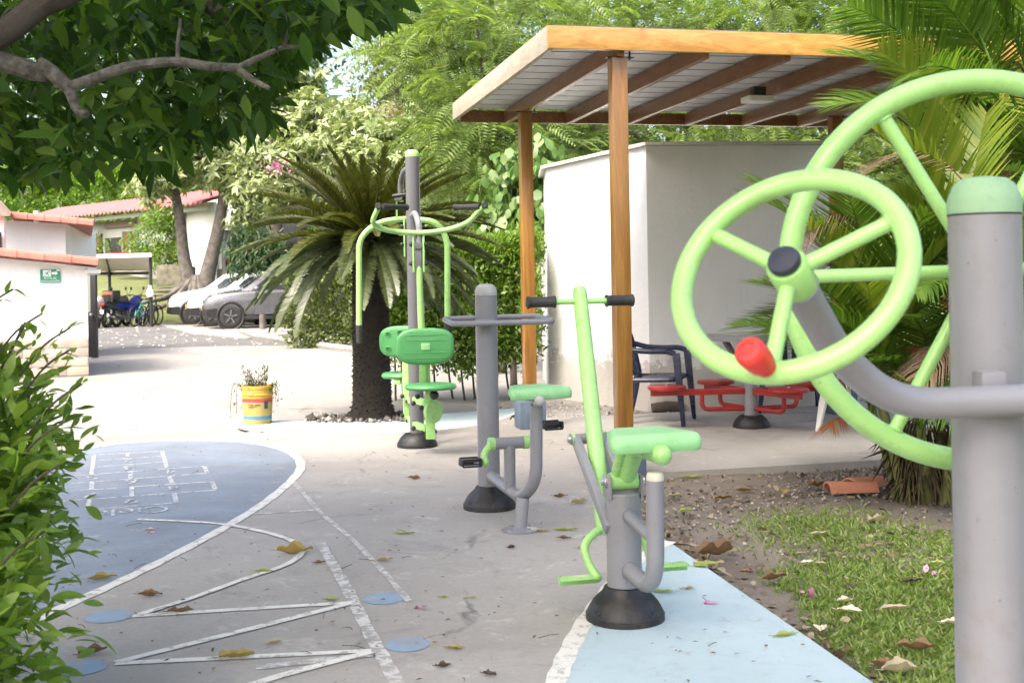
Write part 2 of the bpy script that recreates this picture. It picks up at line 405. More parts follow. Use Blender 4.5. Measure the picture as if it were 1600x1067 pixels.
left = [(200, 692), (60, 708), (-160, 722)]
blue_poly = spline([G(*p) for p in edge], 5) + [G(*p) for p in left]
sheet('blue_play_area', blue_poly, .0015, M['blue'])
stripe('white_border_line', edge + [(260, 688), (200, 692)], .062, .003, M['line'])
stripe('white_border_line', [(200, 692), (60, 708), (-160, 722)], .03, .003, M['line'])
stripe('white_border_line', [(330, 687), (390, 678), (452, 668)], .05, .003, M['line'])
# pale blue strip round the cycad
low = [(372, 664), (380, 670), (410, 675), (470, 677.5), (560, 678), (640, 675), (700, 670), (760, 661), (800, 648), (812, 641)]
strip = spline([G(*p) for p in low], 4) + [G(*p) for p in [(805, 638), (740, 643), (640, 650), (560, 655), (480, 657), (420, 658), (385, 661)]]
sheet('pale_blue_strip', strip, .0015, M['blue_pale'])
stripe('white_border_line', low, .05, .003, M['line'])
# pale blue path on the right
pth = [(1046, 846), (1010, 866), (975, 894), (940, 935), (910, 978), (885, 1025), (868, 1067), (850, 1120), (835, 1200)]
pp = spline([G(*p) for p in pth], 5)
e15 = e2 + (e2 - e1) * .55
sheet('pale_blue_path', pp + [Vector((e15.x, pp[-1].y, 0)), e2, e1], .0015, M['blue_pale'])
stripe('white_border_line', pth, .070, .003, M['line'])
# zigzag and dots
zz = [(215, 812), (330, 818), (400, 829), (450, 843), (470, 856), (467, 870), (440, 886), (380, 906), (300, 935), (215, 962)]
stripe('white_zigzag_line', zz, .036, .0055, M['line'])
for k, pr in enumerate([((207, 963), (380, 952), (548, 942)), ((548, 943), (400, 981), (180, 1036)), ((180, 1037), (400, 1026), (580, 1017)), ((580, 1019), (440, 1056), (330, 1090))]):
    stripe('white_zigzag_line', pr, .040, .0035 + .001 * (k % 2), M['line'], sm=False)
stripe('white_worn_line', [(380, 804), (490, 797)], .04, .002, M['line_worn'], sm=False)
stripe('white_worn_line', [(500, 848), (525, 890), (545, 925), (575, 985), (600, 1030), (625, 1075)], .05, .0025, M['line_worn'])
stripe('white_worn_line', [(458, 752), (500, 800), (545, 838), (585, 878), (640, 940)], .03, .0025, M['line_worn'])
stripe('white_worn_line', [(400, 1043), (520, 1030), (585, 1022)], .05, .0025, M['line_worn'])
for (x, y, rx, ry) in [(170, 963, 36, 9.5), (600, 935, 32, 9), (636, 1007, 35, 11), (128, 1043, 38, 11.5)]:
    c = G(x, y); ex_ = (G(x + rx, y) - c).length; ey_ = (G(x, y - ry) - c).length
    sheet('blue_floor_dot', [c + Vector((ex_ * math.cos(q), ey_ * math.sin(q), 0)) for q in [2 * math.pi * i / 28 for i in range(28)]], .002, M['blue_dot'])
# hopscotch (the numbers face away from the camera)
HS = []
for a, b in [((150, 711), (253, 705)), ((151, 719.5), (256, 713)), ((150, 730), (259, 721.5)), ((82, 746), (318, 728.5)), ((84, 757.5), (323, 739.5)),
             ((79, 769.5), (332, 752.5)), ((84, 784), (337, 766)), ((140, 797), (276, 785.5))]:
    stripe('hopscotch_line', [a, b], .024, .0030, M['chalk'], sm=False)
for a, b in [((147, 712), (143, 741)), ((253, 705), (261, 731.5)), ((83, 746), (85, 757)), ((319, 729), (324, 739.5)), ((204, 737), (204, 748.5)), ((144, 753), (143, 765)),
             ((264, 744), (270, 757)), ((331, 752.5), (337, 766)), ((206, 761), (206, 775)), ((140, 780), (137, 797)), ((272, 771), (276, 785.5))]:
    stripe('hopscotch_line', [a, b], .028, .0038, M['chalk'], sm=False)
def text_mesh(body):
    cu = bpy.data.curves.new('lettering', 'FONT'); cu.body = body; cu.resolution_u = 3
    o = bpy.data.objects.new('lettering', cu); COL.objects.link(o); bpy.context.view_layer.update()
    me = bpy.data.meshes.new_from_object(o.evaluated_get(bpy.context.evaluated_depsgraph_get()))
    bpy.data.objects.remove(o); bpy.data.curves.remove(cu)
    vs = [v.co.copy() for v in me.vertices]; fs = [tuple(p.vertices) for p in me.polygons]; bpy.data.meshes.remove(me)
    x0 = min(v.x for v in vs); x1 = max(v.x for v in vs); y0 = min(v.y for v in vs); y1 = max(v.y for v in vs)
    return [((v.x - x0) / (x1 - x0), (v.y - y0) / (y1 - y0)) for v in vs], fs
def lay_text(name, body, q00, q10, q01, q11, m, parent, off=Vector((0, 0, 0))):
    vs, fs = text_mesh(body); b_ = MB()
    b_.add([q00 * ((1 - u) * (1 - v)) + q10 * (u * (1 - v)) + q01 * ((1 - u) * v) + q11 * (u * v) + off for u, v in vs], fs)
    return obj(name, b_, m, parent, False)
for ch, (x, y), (wpx, hpx) in [('1', (199, 711.5), (6, 4.5)), ('2', (201, 720), (17, 6)), ('3', (201.5, 731.5), (20, 6)), ('4', (266, 738), (16, 6)), ('5', (144, 746.5), (20, 6)),
                               ('6', (205, 753), (20, 7)), ('8', (271, 762.5), (17, 7)), ('7', (141, 774), (24, 6)), ('9', (205, 783.5), (22, 7))]:
    sl_ = -.075 * wpx / 2
    lay_text('hopscotch_number', ch, G(x + wpx / 2, y - hpx / 2 + sl_), G(x - wpx / 2, y - hpx / 2 - sl_), G(x + wpx / 2, y + hpx / 2 + sl_), G(x - wpx / 2, y + hpx / 2 - sl_), M['chalk'], PAVE, Vector((0, 0, .0046)))
lay_text('hopscotch_word', 'Cielo', G(262, 790.5), G(140, 799), G(264, 800), G(138, 810), M['chalk'], PAVE, Vector((0, 0, .0046)))

# ---------------------------------------------------------------- the timber shelter
sh = thing('timber_shelter', 'open timber shelter with golden front fascia and metal ceiling beside the white block', 'shelter', W(.5, .12))
RW, RD = 3.95, 3.42
AX = (EX, EY, Vector((0, 0, 1)))
obj('fascia', MB().box(W(RW / 2, .02, 2.842), (RW, .04, .145), AX), M['fascia_wood'], sh, bevel=.004)
obj('fascia', MB().box(W(.02, RD / 2 + .021, 2.842), (.04, RD - .042, .155), AX), M['grey_wood'], sh, bevel=.004, label='weathered grey side fascia')
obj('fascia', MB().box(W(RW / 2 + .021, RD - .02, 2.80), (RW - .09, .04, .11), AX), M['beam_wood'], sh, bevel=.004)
obj('fascia', MB().box(W(RW - .02, RD / 2, 2.842), (.04, RD - .09, .155), AX), M['grey_wood'], sh, bevel=.004)
for k in range(6):
    a = .5 + k * .592
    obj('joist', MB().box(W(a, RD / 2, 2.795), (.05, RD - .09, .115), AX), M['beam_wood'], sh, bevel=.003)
nst = 24
for k in range(nst):
    b = .05 + (k + .5) * (RD - .1) / nst
    obj('ceiling_panel', MB().box(W(RW / 2, b, 2.868 + .004 * (k % 2)), (RW - .09, (RD - .1) / nst - .012, .006), AX), M['zinc'], sh, False)
obj('roof_sheet', MB().box(W(RW / 2, RD / 2, 2.915), (RW - .085, RD - .085, .03), AX), M['grey_dk'], sh, False)
for (a, b) in [(.5, .12), (.5, 2.67), (3.46, .12), (3.46, 2.67)]:
    obj('post', MB().box(W(a, b, 1.49), (.105, .105, 2.495), AX), M['post_wood'], sh, bevel=.006)
    obj('post_bracket', MB().box(W(a + .012, b, 2.7395 + .002), (.19, .06, .006), AX).tube([W(a + .085, b, 2.73), W(a + .085, b, 2.79)], .007, 8), M['black'], sh)
    obj('post_plinth', MB().box(W(a, b, .12), (.23, .23, .24), AX), mat('plinth_paint_%d%d' % (a * 10, b * 10), (.10, .14, .20), .7, .25, 9, dirt=.3), sh, bevel=.008)
lf = thing('ceiling_lamp', 'white box lamp hanging under the shelter joists', 'lamp', P(1183, 152, 9.25))
c = P(1183, 156, 9.25)
obj('lamp_housing', MB().box(c, (.21, .16, .045), AX), M['white_smooth'], lf, bevel=.008)
obj('lamp_mount', MB().box(c + Vector((.01, .02, .062)), (.10, .09, .075), AX), M['black'], lf, bevel=.004)

# ---------------------------------------------------------------- white block behind the shelter
wb = thing('white_block', 'white rendered block building behind the timber shelter', 'building', (1.5, 12.6, 0))
ft = [(.40, 13.1), (1.322, 11.50), (3.28, 11.70), (3.28, 15.2), (.40, 15.6)]
def wall_between(name, a, b, z1a, z1b, m, parent, th=.14, n=14, z0=-.08):
    """a rendered wall with a faintly uneven face"""
    a = Vector((a[0], a[1], 0)); b = Vector((b[0], b[1], 0)); d = b - a; L = d.length; d.normalize(); nr = Vector((d.y, -d.x, 0))
    rr = random.Random(name + str(L)); mb_ = MB(); m_ = 10
    for j in range(m_ + 1):
        for i in range(n + 1):
            t = i / n; zt = z1a + (z1b - z1a) * t; z = z0 + (zt - z0) * j / m_
            k = 0 if i in (0, n) else rr.uniform(-.006, .006)
            mb_.v.append(a + d * (L * t) + nr * k + Vector((0, 0, z)))
    mb_.f = [(j * (n + 1) + i, j * (n + 1) + i + 1, (j + 1) * (n + 1) + i + 1, (j + 1) * (n + 1) + i) for j in range(m_) for i in range(n)]
    o0 = len(mb_.v); bk = -nr * th
    mb_.add([a + bk + Vector((0, 0, z0)), b + bk + Vector((0, 0, z0)), b + bk + Vector((0, 0, z1b)), a + bk + Vector((0, 0, z1a))], [(0, 3, 2, 1)])
    mb_.f += [((m_) * (n + 1), m_ * (n + 1) + n, o0 + 2, o0 + 3), (0, m_ * (n + 1), o0 + 3, o0), (n, o0 + 1, o0 + 2, m_ * (n + 1) + n)]
    return obj(name, mb_, m, parent, True, ang=60)
zt = [2.50, 2.56, 2.56, 2.56, 2.50]
for i in range(5):
    j = (i + 1) % 5
    wall_between('wall', ft[i], ft[j], zt[i], zt[j], M['white'], wb)
mb = MB(); fo = [(.34, 13.07), (1.31, 11.435), (3.36, 11.64), (3.36, 15.3), (.34, 15.7)]; n = 5
mb.add([(p[0], p[1], zt[i] + .004) for i, p in enumerate(fo)] + [(p[0], p[1], zt[i] + .035) for i, p in enumerate(fo)],
       [tuple(range(5))[::-1], tuple(range(5, 10))] + [(i, (i + 1) % 5, 5 + (i + 1) % 5, 5 + i) for i in range(5)])
obj('roof_cap', mb, mat('block_cap', (.62, .61, .58), .8, .2, 3, dirt=.3), wb, False)
# ---------------------------------------------------------------- exercise machines
UP = Vector((0, 0, 1))
def dome_base(parent, c, R, H=.115, pr=.06):
    prof = [(R, 0), (R, .018), (R * .985, .026), (R * .93, .045), (R * .84, .068), (R * .72, .088), (R * .58, .105), (pr + .012, H), (pr + .001, H + .003)]
    o = obj('base_cover', MB().lathe([(r, z) for r, z in prof], c, n=40), M['rubber'], parent)
    for k in range(4):
        q = math.radians(38 + 90 * k); d = Vector((math.cos(q), math.sin(q), 0))
        nrm = (d * .75 + UP * .66).normalized()
        p = c + d * (R * .905) + UP * .047
        obj('bolt_hole', MB().lathe([(.0, -.01), (.0125, -.01), (.0135, .003), (.010, .004), (.009, -.006), (0, -.006)], p, nrm, 14), M['black'], o)
    obj('rim_ridge', MB().torus(c + UP * .024, UP, R * .985, .003, 40, 6), M['rubber'], o)
    return o
def cap_dome(parent, c, r, h, m, name='post_cap'):
    return obj(name, MB().lathe([(r * 1.015, 0), (r * 1.02, h * .32), (r * .97, h * .5), (r * .84, h * .78), (r * .62, h * .95), (r * .3, h), (0, h)], c, n=32), m, parent)
def trapeze_seat(parent, c, yaw, rear=.355, front=.225, depth=.25, th=.055, m=None):
    """moulded seat: wide rear edge towards -forward, notch for the arm"""
    f = Vector((-math.sin(yaw), math.cos(yaw), 0)); r = Vector((math.cos(yaw), math.sin(yaw), 0))
    def outline(ins):
        pts = []; cor = [(-rear / 2 + ins, -depth / 2 + ins), (rear / 2 - ins, -depth / 2 + ins), (front / 2 - ins, depth / 2 - ins), (-front / 2 + ins, depth / 2 - ins)]
        rad = max(.012, .045 - ins)
        for i in range(4):
            p = Vector(cor[i]); a = (Vector(cor[i - 1]) - p).normalized(); b = (Vector(cor[(i + 1) % 4]) - p).normalized()
            A = p + a * rad; B = p + b * rad
            for k in range(6):
                t = k / 5; pts.append(A * (1 - t) ** 2 + p * 2 * t * (1 - t) + B * t * t)
        return pts
    rings = []
    for ins, z in [(.03, -th / 2), (.008, -th / 2 + .004), (0, -th * .2), (.002, th * .15), (.012, th * .42), (.03, th * .5), (.07, th * .46)]:
        rings.append([c + r * p.x + f * p.y + UP * (z) for p in outline(ins)])
    return obj('seat', MB().loft(rings), m or M['green_seat'], parent, ang=50)

# == arm wheel machine, nearest
pc = P(1538, 335, 2.38); B = Vector((pc.x, 2.38, 0))
aw = thing('arm_wheel_machine', 'tall grey post with two light green arm wheels, nearest the camera', 'exercise machine', B)
pr = .070
obj('post', MB().lathe([(pr, 0), (pr, pc.z)], B, n=40), M['grey'], aw)
cap_dome(aw, Vector((B.x, B.y, pc.z + .001)), pr * 1.0, .074, M['green_cap'])
dome_base(aw, B, .17, pr=pr)
wc = P(1530, 423, 2.53); R = 297 * 2.53 / F
lw = obj('large_wheel', MB().torus(wc, (0, 1, 0), R, .0245, 96, 18), M['green'], aw)
for k in range(6):
    q = math.radians(60 * k + 1); d = Vector((math.cos(q), 0, math.sin(q)))
    obj('spoke', MB().tube([wc + d * .02, wc + d * (R - .004)], .0145, 14), M['green'], lw)
obj('hub', MB().tube([wc + Vector((0, .05, 0)), wc + Vector((0, -.1, 0))], .032, 20), M['green'], lw)
sc_c = P(1235, 425.3, 2.0); sn = Vector((-.694, -1.0, .8315)).normalized(); sR = .1965
apath = arc_path([P(1790, 618, 2.27), P(1400, 632, 2.265), P(1312, 560, 2.19), sc_c - sn * .03], [.16, .12], 10)
obj('wheel_arm', MB().tube(apath, .0305, 22), M['grey'], aw)
obj('arm_bracket', MB().box(P(1546, 614, 2.30), (.048, .05, .085)), M['grey'], aw, bevel=.004)
sw = obj('small_wheel', MB().torus(sc_c, sn, sR, .0195, 96, 18), M['green'], aw)
a_, b_, _ = basis(sn)
def rim_at(px, py):
    best = min(range(360), key=lambda k: (lambda q: (q[0] - px) ** 2 + (q[1] - py) ** 2)(proj(sc_c + (a_ * math.cos(math.radians(k)) + b_ * math.sin(math.radians(k))) * sR)))
    return math.radians(best)
q0 = rim_at(1203, 575)
for k in range(3):
    q = q0 + k * 2 * math.pi / 3; d = a_ * math.cos(q) + b_ * math.sin(q)
    obj('spoke', MB().tube([sc_c + d * .02, sc_c + d * (sR - .004)], .0135, 14), M['green'], sw)
obj('hub', MB().lathe([(.033, -.045), (.035, -.04), (.035, .022), (.032, .026)], sc_c, sn, 28), M['green'], sw)
obj('hub_cap', MB().lathe([(.0275, 0), (.0285, .008), (.026, .014), (0, .0165)], sc_c + sn * .0265, sn, 28), M['navy_cap'], sw)
kd = a_ * math.cos(q0) + b_ * math.sin(q0); kp0 = sc_c + kd * sR + sn * .014
obj('knob', MB().lathe([(.013, 0), (.017, .004), (.0165, .014), (.0225, .022), (.0245, .036), (.0255, .058), (.0245, .066), (.020, .071), (.012, .072), (.011, .0705), (0, .0705)], kp0, (sn + Vector((-.12, 0, -.06))).normalized(), 28), M['red_knob'], sw)

for p_, ax_w, R_w in ((sc_c - sn * .044, sn, .032), (wc + Vector((0, -.052, 0)), (0, 1, 0), .034)):
    obj('weld_bead', MB().torus(p_, ax_w, R_w, .004, 30, 6), M['grey'], aw)
for k in range(3):
    q = q0 + k * 2 * math.pi / 3; d = a_ * math.cos(q) + b_ * math.sin(q)
    obj('weld_bead', MB().torus(sc_c + d * (sR - .019), d, .0145, .0028, 18, 6), M['green'], sw)
for k in range(6):
    q = math.radians(60 * k + 1); d = Vector((math.cos(q), 0, math.sin(q)))
    obj('weld_bead', MB().torus(wc + d * (R - .0235), d, .0155, .003, 18, 6), M['green'], lw)
obj('cap_seam', MB().torus(Vector((B.x, B.y, pc.z - .001)), UP, pr + .0005, .0015, 40, 6), M['black'], aw)
# == rider machine
C = G(977, 966); ya = math.radians(13); f = Vector((-math.sin(ya), math.cos(ya), 0)); r = Vector((math.cos(ya), math.sin(ya), 0))
def RL(s, t, z): return C + r * s - f * t + UP * z            # s right, t towards the rear (camera), z up
rd = thing('rider_machine', 'light green rowing rider with tall handle and seat, foremost on the pale blue path', 'exercise machine', C)
dome_base(rd, C, .150, .125, .0665)
obj('post', MB().lathe([(.0665, .08), (.0665, .478), (.062, .482)], C, n=36), M['grey'], rd)
# hinge
obj('hinge_lug', MB().box(RL(-.062, 0, .505), (.010, .09, .085), (r, f, UP)), M['grey'], rd, bevel=.004)
obj('hinge_lug', MB().box(RL(.062, 0, .505), (.010, .09, .085), (r, f, UP)), M['grey'], rd, bevel=.004)
obj('hinge_barrel', MB().tube([RL(-.054, 0, .522), RL(.054, 0, .522)], .033, 22), M['green'], rd)
for s in (-1, 1):
    bo = obj('hinge_bolt', MB().lathe([(.021, 0), (.021, .006), (.013, .007), (.013, .017), (.009, .019), (0, .019)], RL(s * .0675, 0, .522), r * s, 16), M['chrome'], rd)
# seat arm
arm = obj('seat_arm', MB().tube(arc_path([RL(.012, -.005, .53), RL(.014, .07, .62), RL(.016, .13, .668)], .08), .036, 18).tube([RL(.016, .10, .665), RL(.016, .385, .675)], [.03, .033], 20), M['green'], rd)
obj('seat_arm', MB().tube([RL(-.03, -.01, .53), RL(-.028, .09, .66)], .02, 16), M['green'], rd)
obj('arm_end_ball', MB().ball(RL(.016, .392, .676), .036, 20), M['green'], rd)
trapeze_seat(rd, RL(.006, .262, .714), ya, th=.068)
# rear stop tube and struts
obj('stop_tube', MB().tube(arc_path([RL(0, .05, .20), RL(0, .345, .185), RL(0, .36, .585)], .15, 12), .0315, 22), M['grey'], rd)
obj('stop_pad', MB().lathe([(.031, 0), (.032, .003), (.03, .022), (.024, .028), (0, .029)], RL(0, .36, .584), UP, 22), mat('ivory_rubber', (.55, .53, .42), .6, .1, 20), rd)
obj('strut', MB().tube([RL(0, .05, .405), RL(0, .34, .375)], .0235, 18), M['grey'], rd)
for t_, z_, rr_ in ((.066, .199, .034), (.066, .403, .026)):
    obj('weld_bead', MB().torus(RL(0, t_ + .002, z_), f, rr_, .004, 22, 6), M['grey'], rd)
# handle column and bars
ct = RL(0, -.55, 1.262); cb = RL(0, -.24, .27)
obj('handle_column', MB().tube([cb, cb.lerp(ct, .3), cb.lerp(ct, .97), cb.lerp(ct, .992), ct], [.034, .035, .031, .026, .012], 22), M['green'], rd)
hb = cb.lerp(ct, .935)
obj('handlebar', MB().tube([hb - r * .225, hb + r * .225], .0125, 14), M['green'], rd)
for s in (-1, 1):
    obj('grip', MB().lathe([(.0255, 0), (.027, .004), (.0225, .01), (.0222, .108), (.0265, .113), (.0265, .12), (.02, .124)], hb + r * (s * .112), r * s, 20), M['grip'], rd)
pv = RL(0, -.43, .63)
for s in (-1, 1):
    obj('link_bar', MB().bar(pv + r * (s * .06), RL(s * .062, .015, .345), .030, .044, r.cross(pv - RL(0, .015, .345))), M['grey'], rd, bevel=.003)
obj('pivot_axle', MB().tube([pv - r * .085, pv + r * .085], .022, 18), M['grey'], rd)
for s in (-1, 1):
    obj('pivot_washer', MB().lathe([(.026, 0), (.026, .008), (.02, .010)], pv + r * (s * .068), r * s, 20), M['green'], rd)
    obj('pivot_bolt', MB().lathe([(.016, 0), (.016, .008), (.009, .012), (0, .013)], pv + r * (s * .085), r * s, 14), M['chrome'], rd)
obj('column_bolt', MB().lathe([(.012, 0), (.012, .007), (0, .011)], P(925, 762, 4.68), -r, 14), M['chrome'], rd)
# footrests
fl = spline([P(950, 826, 4.74), P(930, 832, 4.70), P(914, 852, 4.66), P(919, 878, 4.62), P(933, 902, 4.58)], 6)
fr = spline([P(955, 826, 4.76), P(985, 820, 4.80), P(1003, 838, 4.83), P(1013, 862, 4.82), P(1018, 886, 4.78)], 6)
for pth_, sg, y in ((fl, -1, 4.58), (fr, 1, 4.78)):
    ft_ = obj('footrest_tube', MB().tube(pth_, .0165, 16).ball(pth_[-1], .0185, 12), M['green'], rd)
    e = pth_[-1]
    obj('foot_plate', MB().box(e + r * (sg * .078) + UP * .004, (.15, .06, .008), (r, f, UP)).box(e + r * (sg * .078) - UP * .010, (.15, .008, .022), (r, f, UP)), M['green'], ft_, bevel=.002)

# == bicycle machine
C2 = G(765, 793); yb = math.radians(17); fb = Vector((-math.sin(yb), math.cos(yb), 0)); rb = Vector((math.cos(yb), math.sin(yb), 0))
bk = thing('pedal_bike_machine', 'grey exercise bike post with pedals, green seat and flat grey handle frame', 'exercise machine', C2)
dome_base(bk, C2, .150, .125, .063)
zt_ = P(764, 462, C2.y).z
obj('post', MB().lathe([(.0625, .08), (.0625, zt_)], C2, n=36), M['grey'], bk)
cap_dome(bk, C2 + UP * (zt_ + .001), .0625, .066, M['grey_cap'])
ring = [P(693, 498.5, 6.92), P(708, 506.5, 6.52), P(866, 502, 6.52), P(838, 493.5, 6.95)]
cl = ring[:]; path = []
for i in range(4):
    p, a, b = cl[i], cl[i - 1], cl[(i + 1) % 4]
    A = p + (a - p).normalized() * .06; D = p + (b - p).normalized() * .06
    for k in range(7):
        t = k / 6; path.append(A * (1 - t) ** 2 + p * 2 * t * (1 - t) + D * t * t)
path.append(path[0])
hf = obj('handle_frame', MB().tube(path, .0155, 14, False), M['grey'], bk)
obj('frame_bracket', MB().box((C2.x, C2.y - .07, P(764, 502, C2.y - .1).z), (.10, .22, .02)), M['grey'], hf, bevel=.003)
main = arc_path([P(838, 632, 6.02), P(838, 752, 6.04), P(815, 778, 6.18), P(768, 744, 6.68)], [.12, .10], 8)
obj('seat_tube', MB().tube(main, .0325, 20), M['grey'], bk)
fl0 = G(813, 829)
obj('foot_flange', MB().lathe([(.096, 0), (.096, .010), (.06, .014), (.036, .022)], fl0, n=30), M['grey'], bk)
for k in range(4):
    q = math.radians(45 + 90 * k); obj('flange_bolt', MB().lathe([(.010, 0), (.010, .008), (0, .010)], fl0 + Vector((.072 * math.cos(q), .072 * math.sin(q), .011)), n=8), M['chrome'], bk)
obj('support_leg', MB().tube([fl0 + UP * .01, P(817, 778, 6.12)], .034, 20), M['grey'], bk)
k0 = P(797, 765, 6.34); k1 = P(796, 692, 6.34)
obj('crank_post', MB().tube([k0, k1], .031, 18), M['grey'], bk)
ca = k1 - rb * .085; cb_ = k1 + rb * .075
obj('crank_housing', MB().tube([ca, cb_], .031, 20), M['grey'], bk)
def pedal(c, parent):
    o = obj('pedal', MB().tube([c - rb * .054, c + rb * .054], .009, 10), M['rubber'], parent)
    for s in (-1, 1): obj('pedal_plate', MB().box(c + rb * (s * .05), (.010, .085, .036), (rb, fb, UP)), M['rubber'], o, bevel=.004)
    for (y, z) in ((-.038, -.018), (-.038, .018), (.038, -.018), (.038, .018)):
        obj('pedal_bar', MB().tube([c - rb * .05 + fb * y + UP * z, c + rb * .05 + fb * y + UP * z], .0055, 8), M['rubber'], o)
for (st, s, tgt, ppx) in ((ca, -1, P(758, 722, 6.28), P(735, 722, 6.26)), (cb_, 1, P(842, 666, 6.36), P(862, 664, 6.36))):
    st2 = st + rb * (s * .018)
    obj('crank_boss', MB().tube([st, st + rb * (s * .030)], .036, 20), M['green'], bk)
    cr_ = obj('crank_arm', MB().tube(spline([st2, st2.lerp(tgt, .45) + rb * (s * .022) + UP * (-.012), tgt], 5), [.020] * 11, 14).ball(tgt, .022, 12), M['green'], bk)
    obj('pedal_axle', MB().tube([tgt, ppx], .008, 8), M['chrome'], bk)
    pedal(ppx, bk)
trapeze_seat(bk, P(836, 612, 6.06), yb, .345, .22, .25, .062)
obj('seat_clamp', MB().ball(P(843, 626, 5.93), .028, 16).tube([P(843, 627, 5.93), P(838, 630, 6.06)], .026, 14), M['grey_cap'], bk)

# == double chest press and pull machine
C3 = G(652, 697); D0 = C3.y
cp = thing('chest_press_machine', 'tall grey post exercise machine with green arms, back pads and two seats before the cycad', 'exercise machine', C3)
dome_base(cp, C3, .158, .105, .056)
ztp = P(640, 246, D0).z
obj('post', MB().lathe([(.0555, .07), (.0555, ztp)], C3, n=32), M['grey_dk'], cp)
cap_dome(cp, C3 + UP * (ztp + .001), .056, .058, M['green'])
YF = 8.86
hp = spline([P(592, 323, YF - .10), P(583, 345, YF - .07), P(590, 354, YF - .03), P(612, 361, YF), P(655, 364, YF + .02), P(700, 359, YF), P(730, 348, YF - .03), P(746, 333, YF - .07), P(757, 322, YF - .10)], 7)
ph = obj('press_handle', MB().tube(hp, .020, 14), M['green'], cp)
for a, b, in ((P(598, 323, YF - .1), P(634, 324, YF + .08)), (P(750, 323, YF - .1), P(713, 324, YF + .08))):
    obj('grip', MB().tube([a, b], .021, 14).lathe([(.024, -.004), (.026, .0), (.026, .012), (.02, .015)], b, b - a, 14), M['grip'], ph)
for e in (hp[0], hp[-1]): obj('end_cap', MB().lathe([(.024, 0), (.024, .03), (.02, .034)], e - Vector((0, .016, 0)), Vector((0, -1, .1)), 14), M['grip'], ph)
YR = 9.55
pa = arc_path([P(561, 508, YR), P(561, 372, YR), P(590, 347, YR), P(640, 341, YR + .05), P(684, 347, YR), P(699, 375, YR), P(699, 498, YR)], [.20, .12, .2, .12, .20], 7)
pl_ = obj('pull_arm', MB().tube(pa, .024, 14), M['green'], cp)
for x, y0, y1 in ((561, 508, 536), (699, 497, 522)):
    obj('grip', MB().tube([P(x, y0, YR), P(x + .5, y1, YR)], .0265, 14), M['grip'], pl_)
# top horn holding the press arm, and the horn for the rear pulley
obj('top_bracket', MB().tube(spline([P(644, 338, 9.19), P(648, 334, 9.05), P(653, 345, 8.93), P(655, 362, 8.90), P(654, 390, 8.90)], 6), .024, 14), M['grey'], cp)
obj('rear_horn', MB().tube(spline([P(641, 262, 9.3), P(631, 268, 9.38), P(626, 285, 9.44), P(626, 305, 9.46)], 6), .022, 12).box(P(622, 308, 9.46), (.06, .05, .05)), M['grey_dk'], cp)
obj('rear_link', MB().bar(P(620, 305, 9.46), P(620, 345, 9.5), .012, .03), M['green'], cp)
obj('rear_pivot', MB().tube([P(613, 307, 9.44), P(634, 304, 9.44)], .015, 10), M['black'], cp)
for x in (646, 662):
    lp = obj('link_plate', MB().box((P(x, 394, 8.9)), (.014, .05, .30)), M['green'], cp, bevel=.003)
    for y in (382, 412): obj('pivot_knob', MB().ball(P(x - 3.2 if x < 650 else x + 3.2, y, 8.9), .020, 12, (1, 1, .9)), M['grip'], lp)
obj('pivot_block', MB().box(P(654, 384, 8.9), (.06, .06, .045)).box(P(654, 405, 8.9), (.05, .04, .13)), M['grey_dk'], cp, bevel=.004)
for x in (627, ):
    lp = obj('link_plate', MB().box(P(632, 372, 9.42), (.012, .05, .30)), M['green'], cp, bevel=.003)
    for y in (354, 382): obj('pivot_knob', MB().ball(P(628, y, 9.40), .018, 10), M['grip'], lp)
obj('push_rod', MB().tube([P(655, 416, 8.9), P(656.5, 470, 8.9), P(659, 522, 8.9)], [.022, .024, .028], 14), M['green'], cp)
obj('back_column', MB().box(P(661, 585, 8.92), (.055, .05, .24)).box(P(669, 585, 8.94), (.03, .05, .24)), M['green'], cp, bevel=.004)
def round_pad(name, c, wd, ht, th, m, yaw=0, tilt=0):
    rx = Vector((math.cos(yaw), math.sin(yaw), 0)); ny = Vector((math.sin(yaw), -math.cos(yaw), tilt)).normalized(); uz = UP
    rings = []
    for ins, y in [(.02, -th), (.004, -th * .8), (0, -th * .5), (.003, -th * .15), (.014, 0), (.035, .004)]:
        rg = []
        for k in range(40):
            q = 2 * math.pi * k / 40; n_ = 2 / 3.2; cx = math.copysign(abs(math.cos(q)) ** n_, math.cos(q)); sz = math.copysign(abs(math.sin(q)) ** n_, math.sin(q))
            rg.append(c + rx * (cx * (wd / 2 - ins)) + uz * (sz * (ht / 2 - ins)) + ny * y)
        rings.append(rg)
    return obj(name, MB().loft(rings), m, cp, ang=50), rx, ny
c = P(665, 541.5, 8.76); pad, rx, ny = round_pad('back_pad', c, .43, .272, .05, M['green_dk'], .12)
for dz in (-.085, -.045, .045, .085):
    obj('pad_rib', MB().tube([c + rx * -.15 + UP * dz + ny * .004, c + rx * .15 + UP * dz + ny * .004], .003, 6), M['green_dk'], pad)
obj('pad_plate', MB().box(c + ny * .006, (.065, .008, .05), (rx, ny, UP)), M['green_seat'], pad, bevel=.003)
c = P(631, 534, 9.70); pad, rx, ny = round_pad('back_pad', c, .42, .262, .05, M['green_dk'], -.12)
for (a, b) in ((-.13, .06), (-.13, -.06), (-.03, .075), (-.045, 0), (-.03, -.075)):
    obj('pad_recess', MB().lathe([(.024, .001), (.026, .004), (.022, .006), (.016, -.002), (0, -.003)], c + rx * a + UP * b + ny * .003, ny, 16), M['green_dk'], pad)
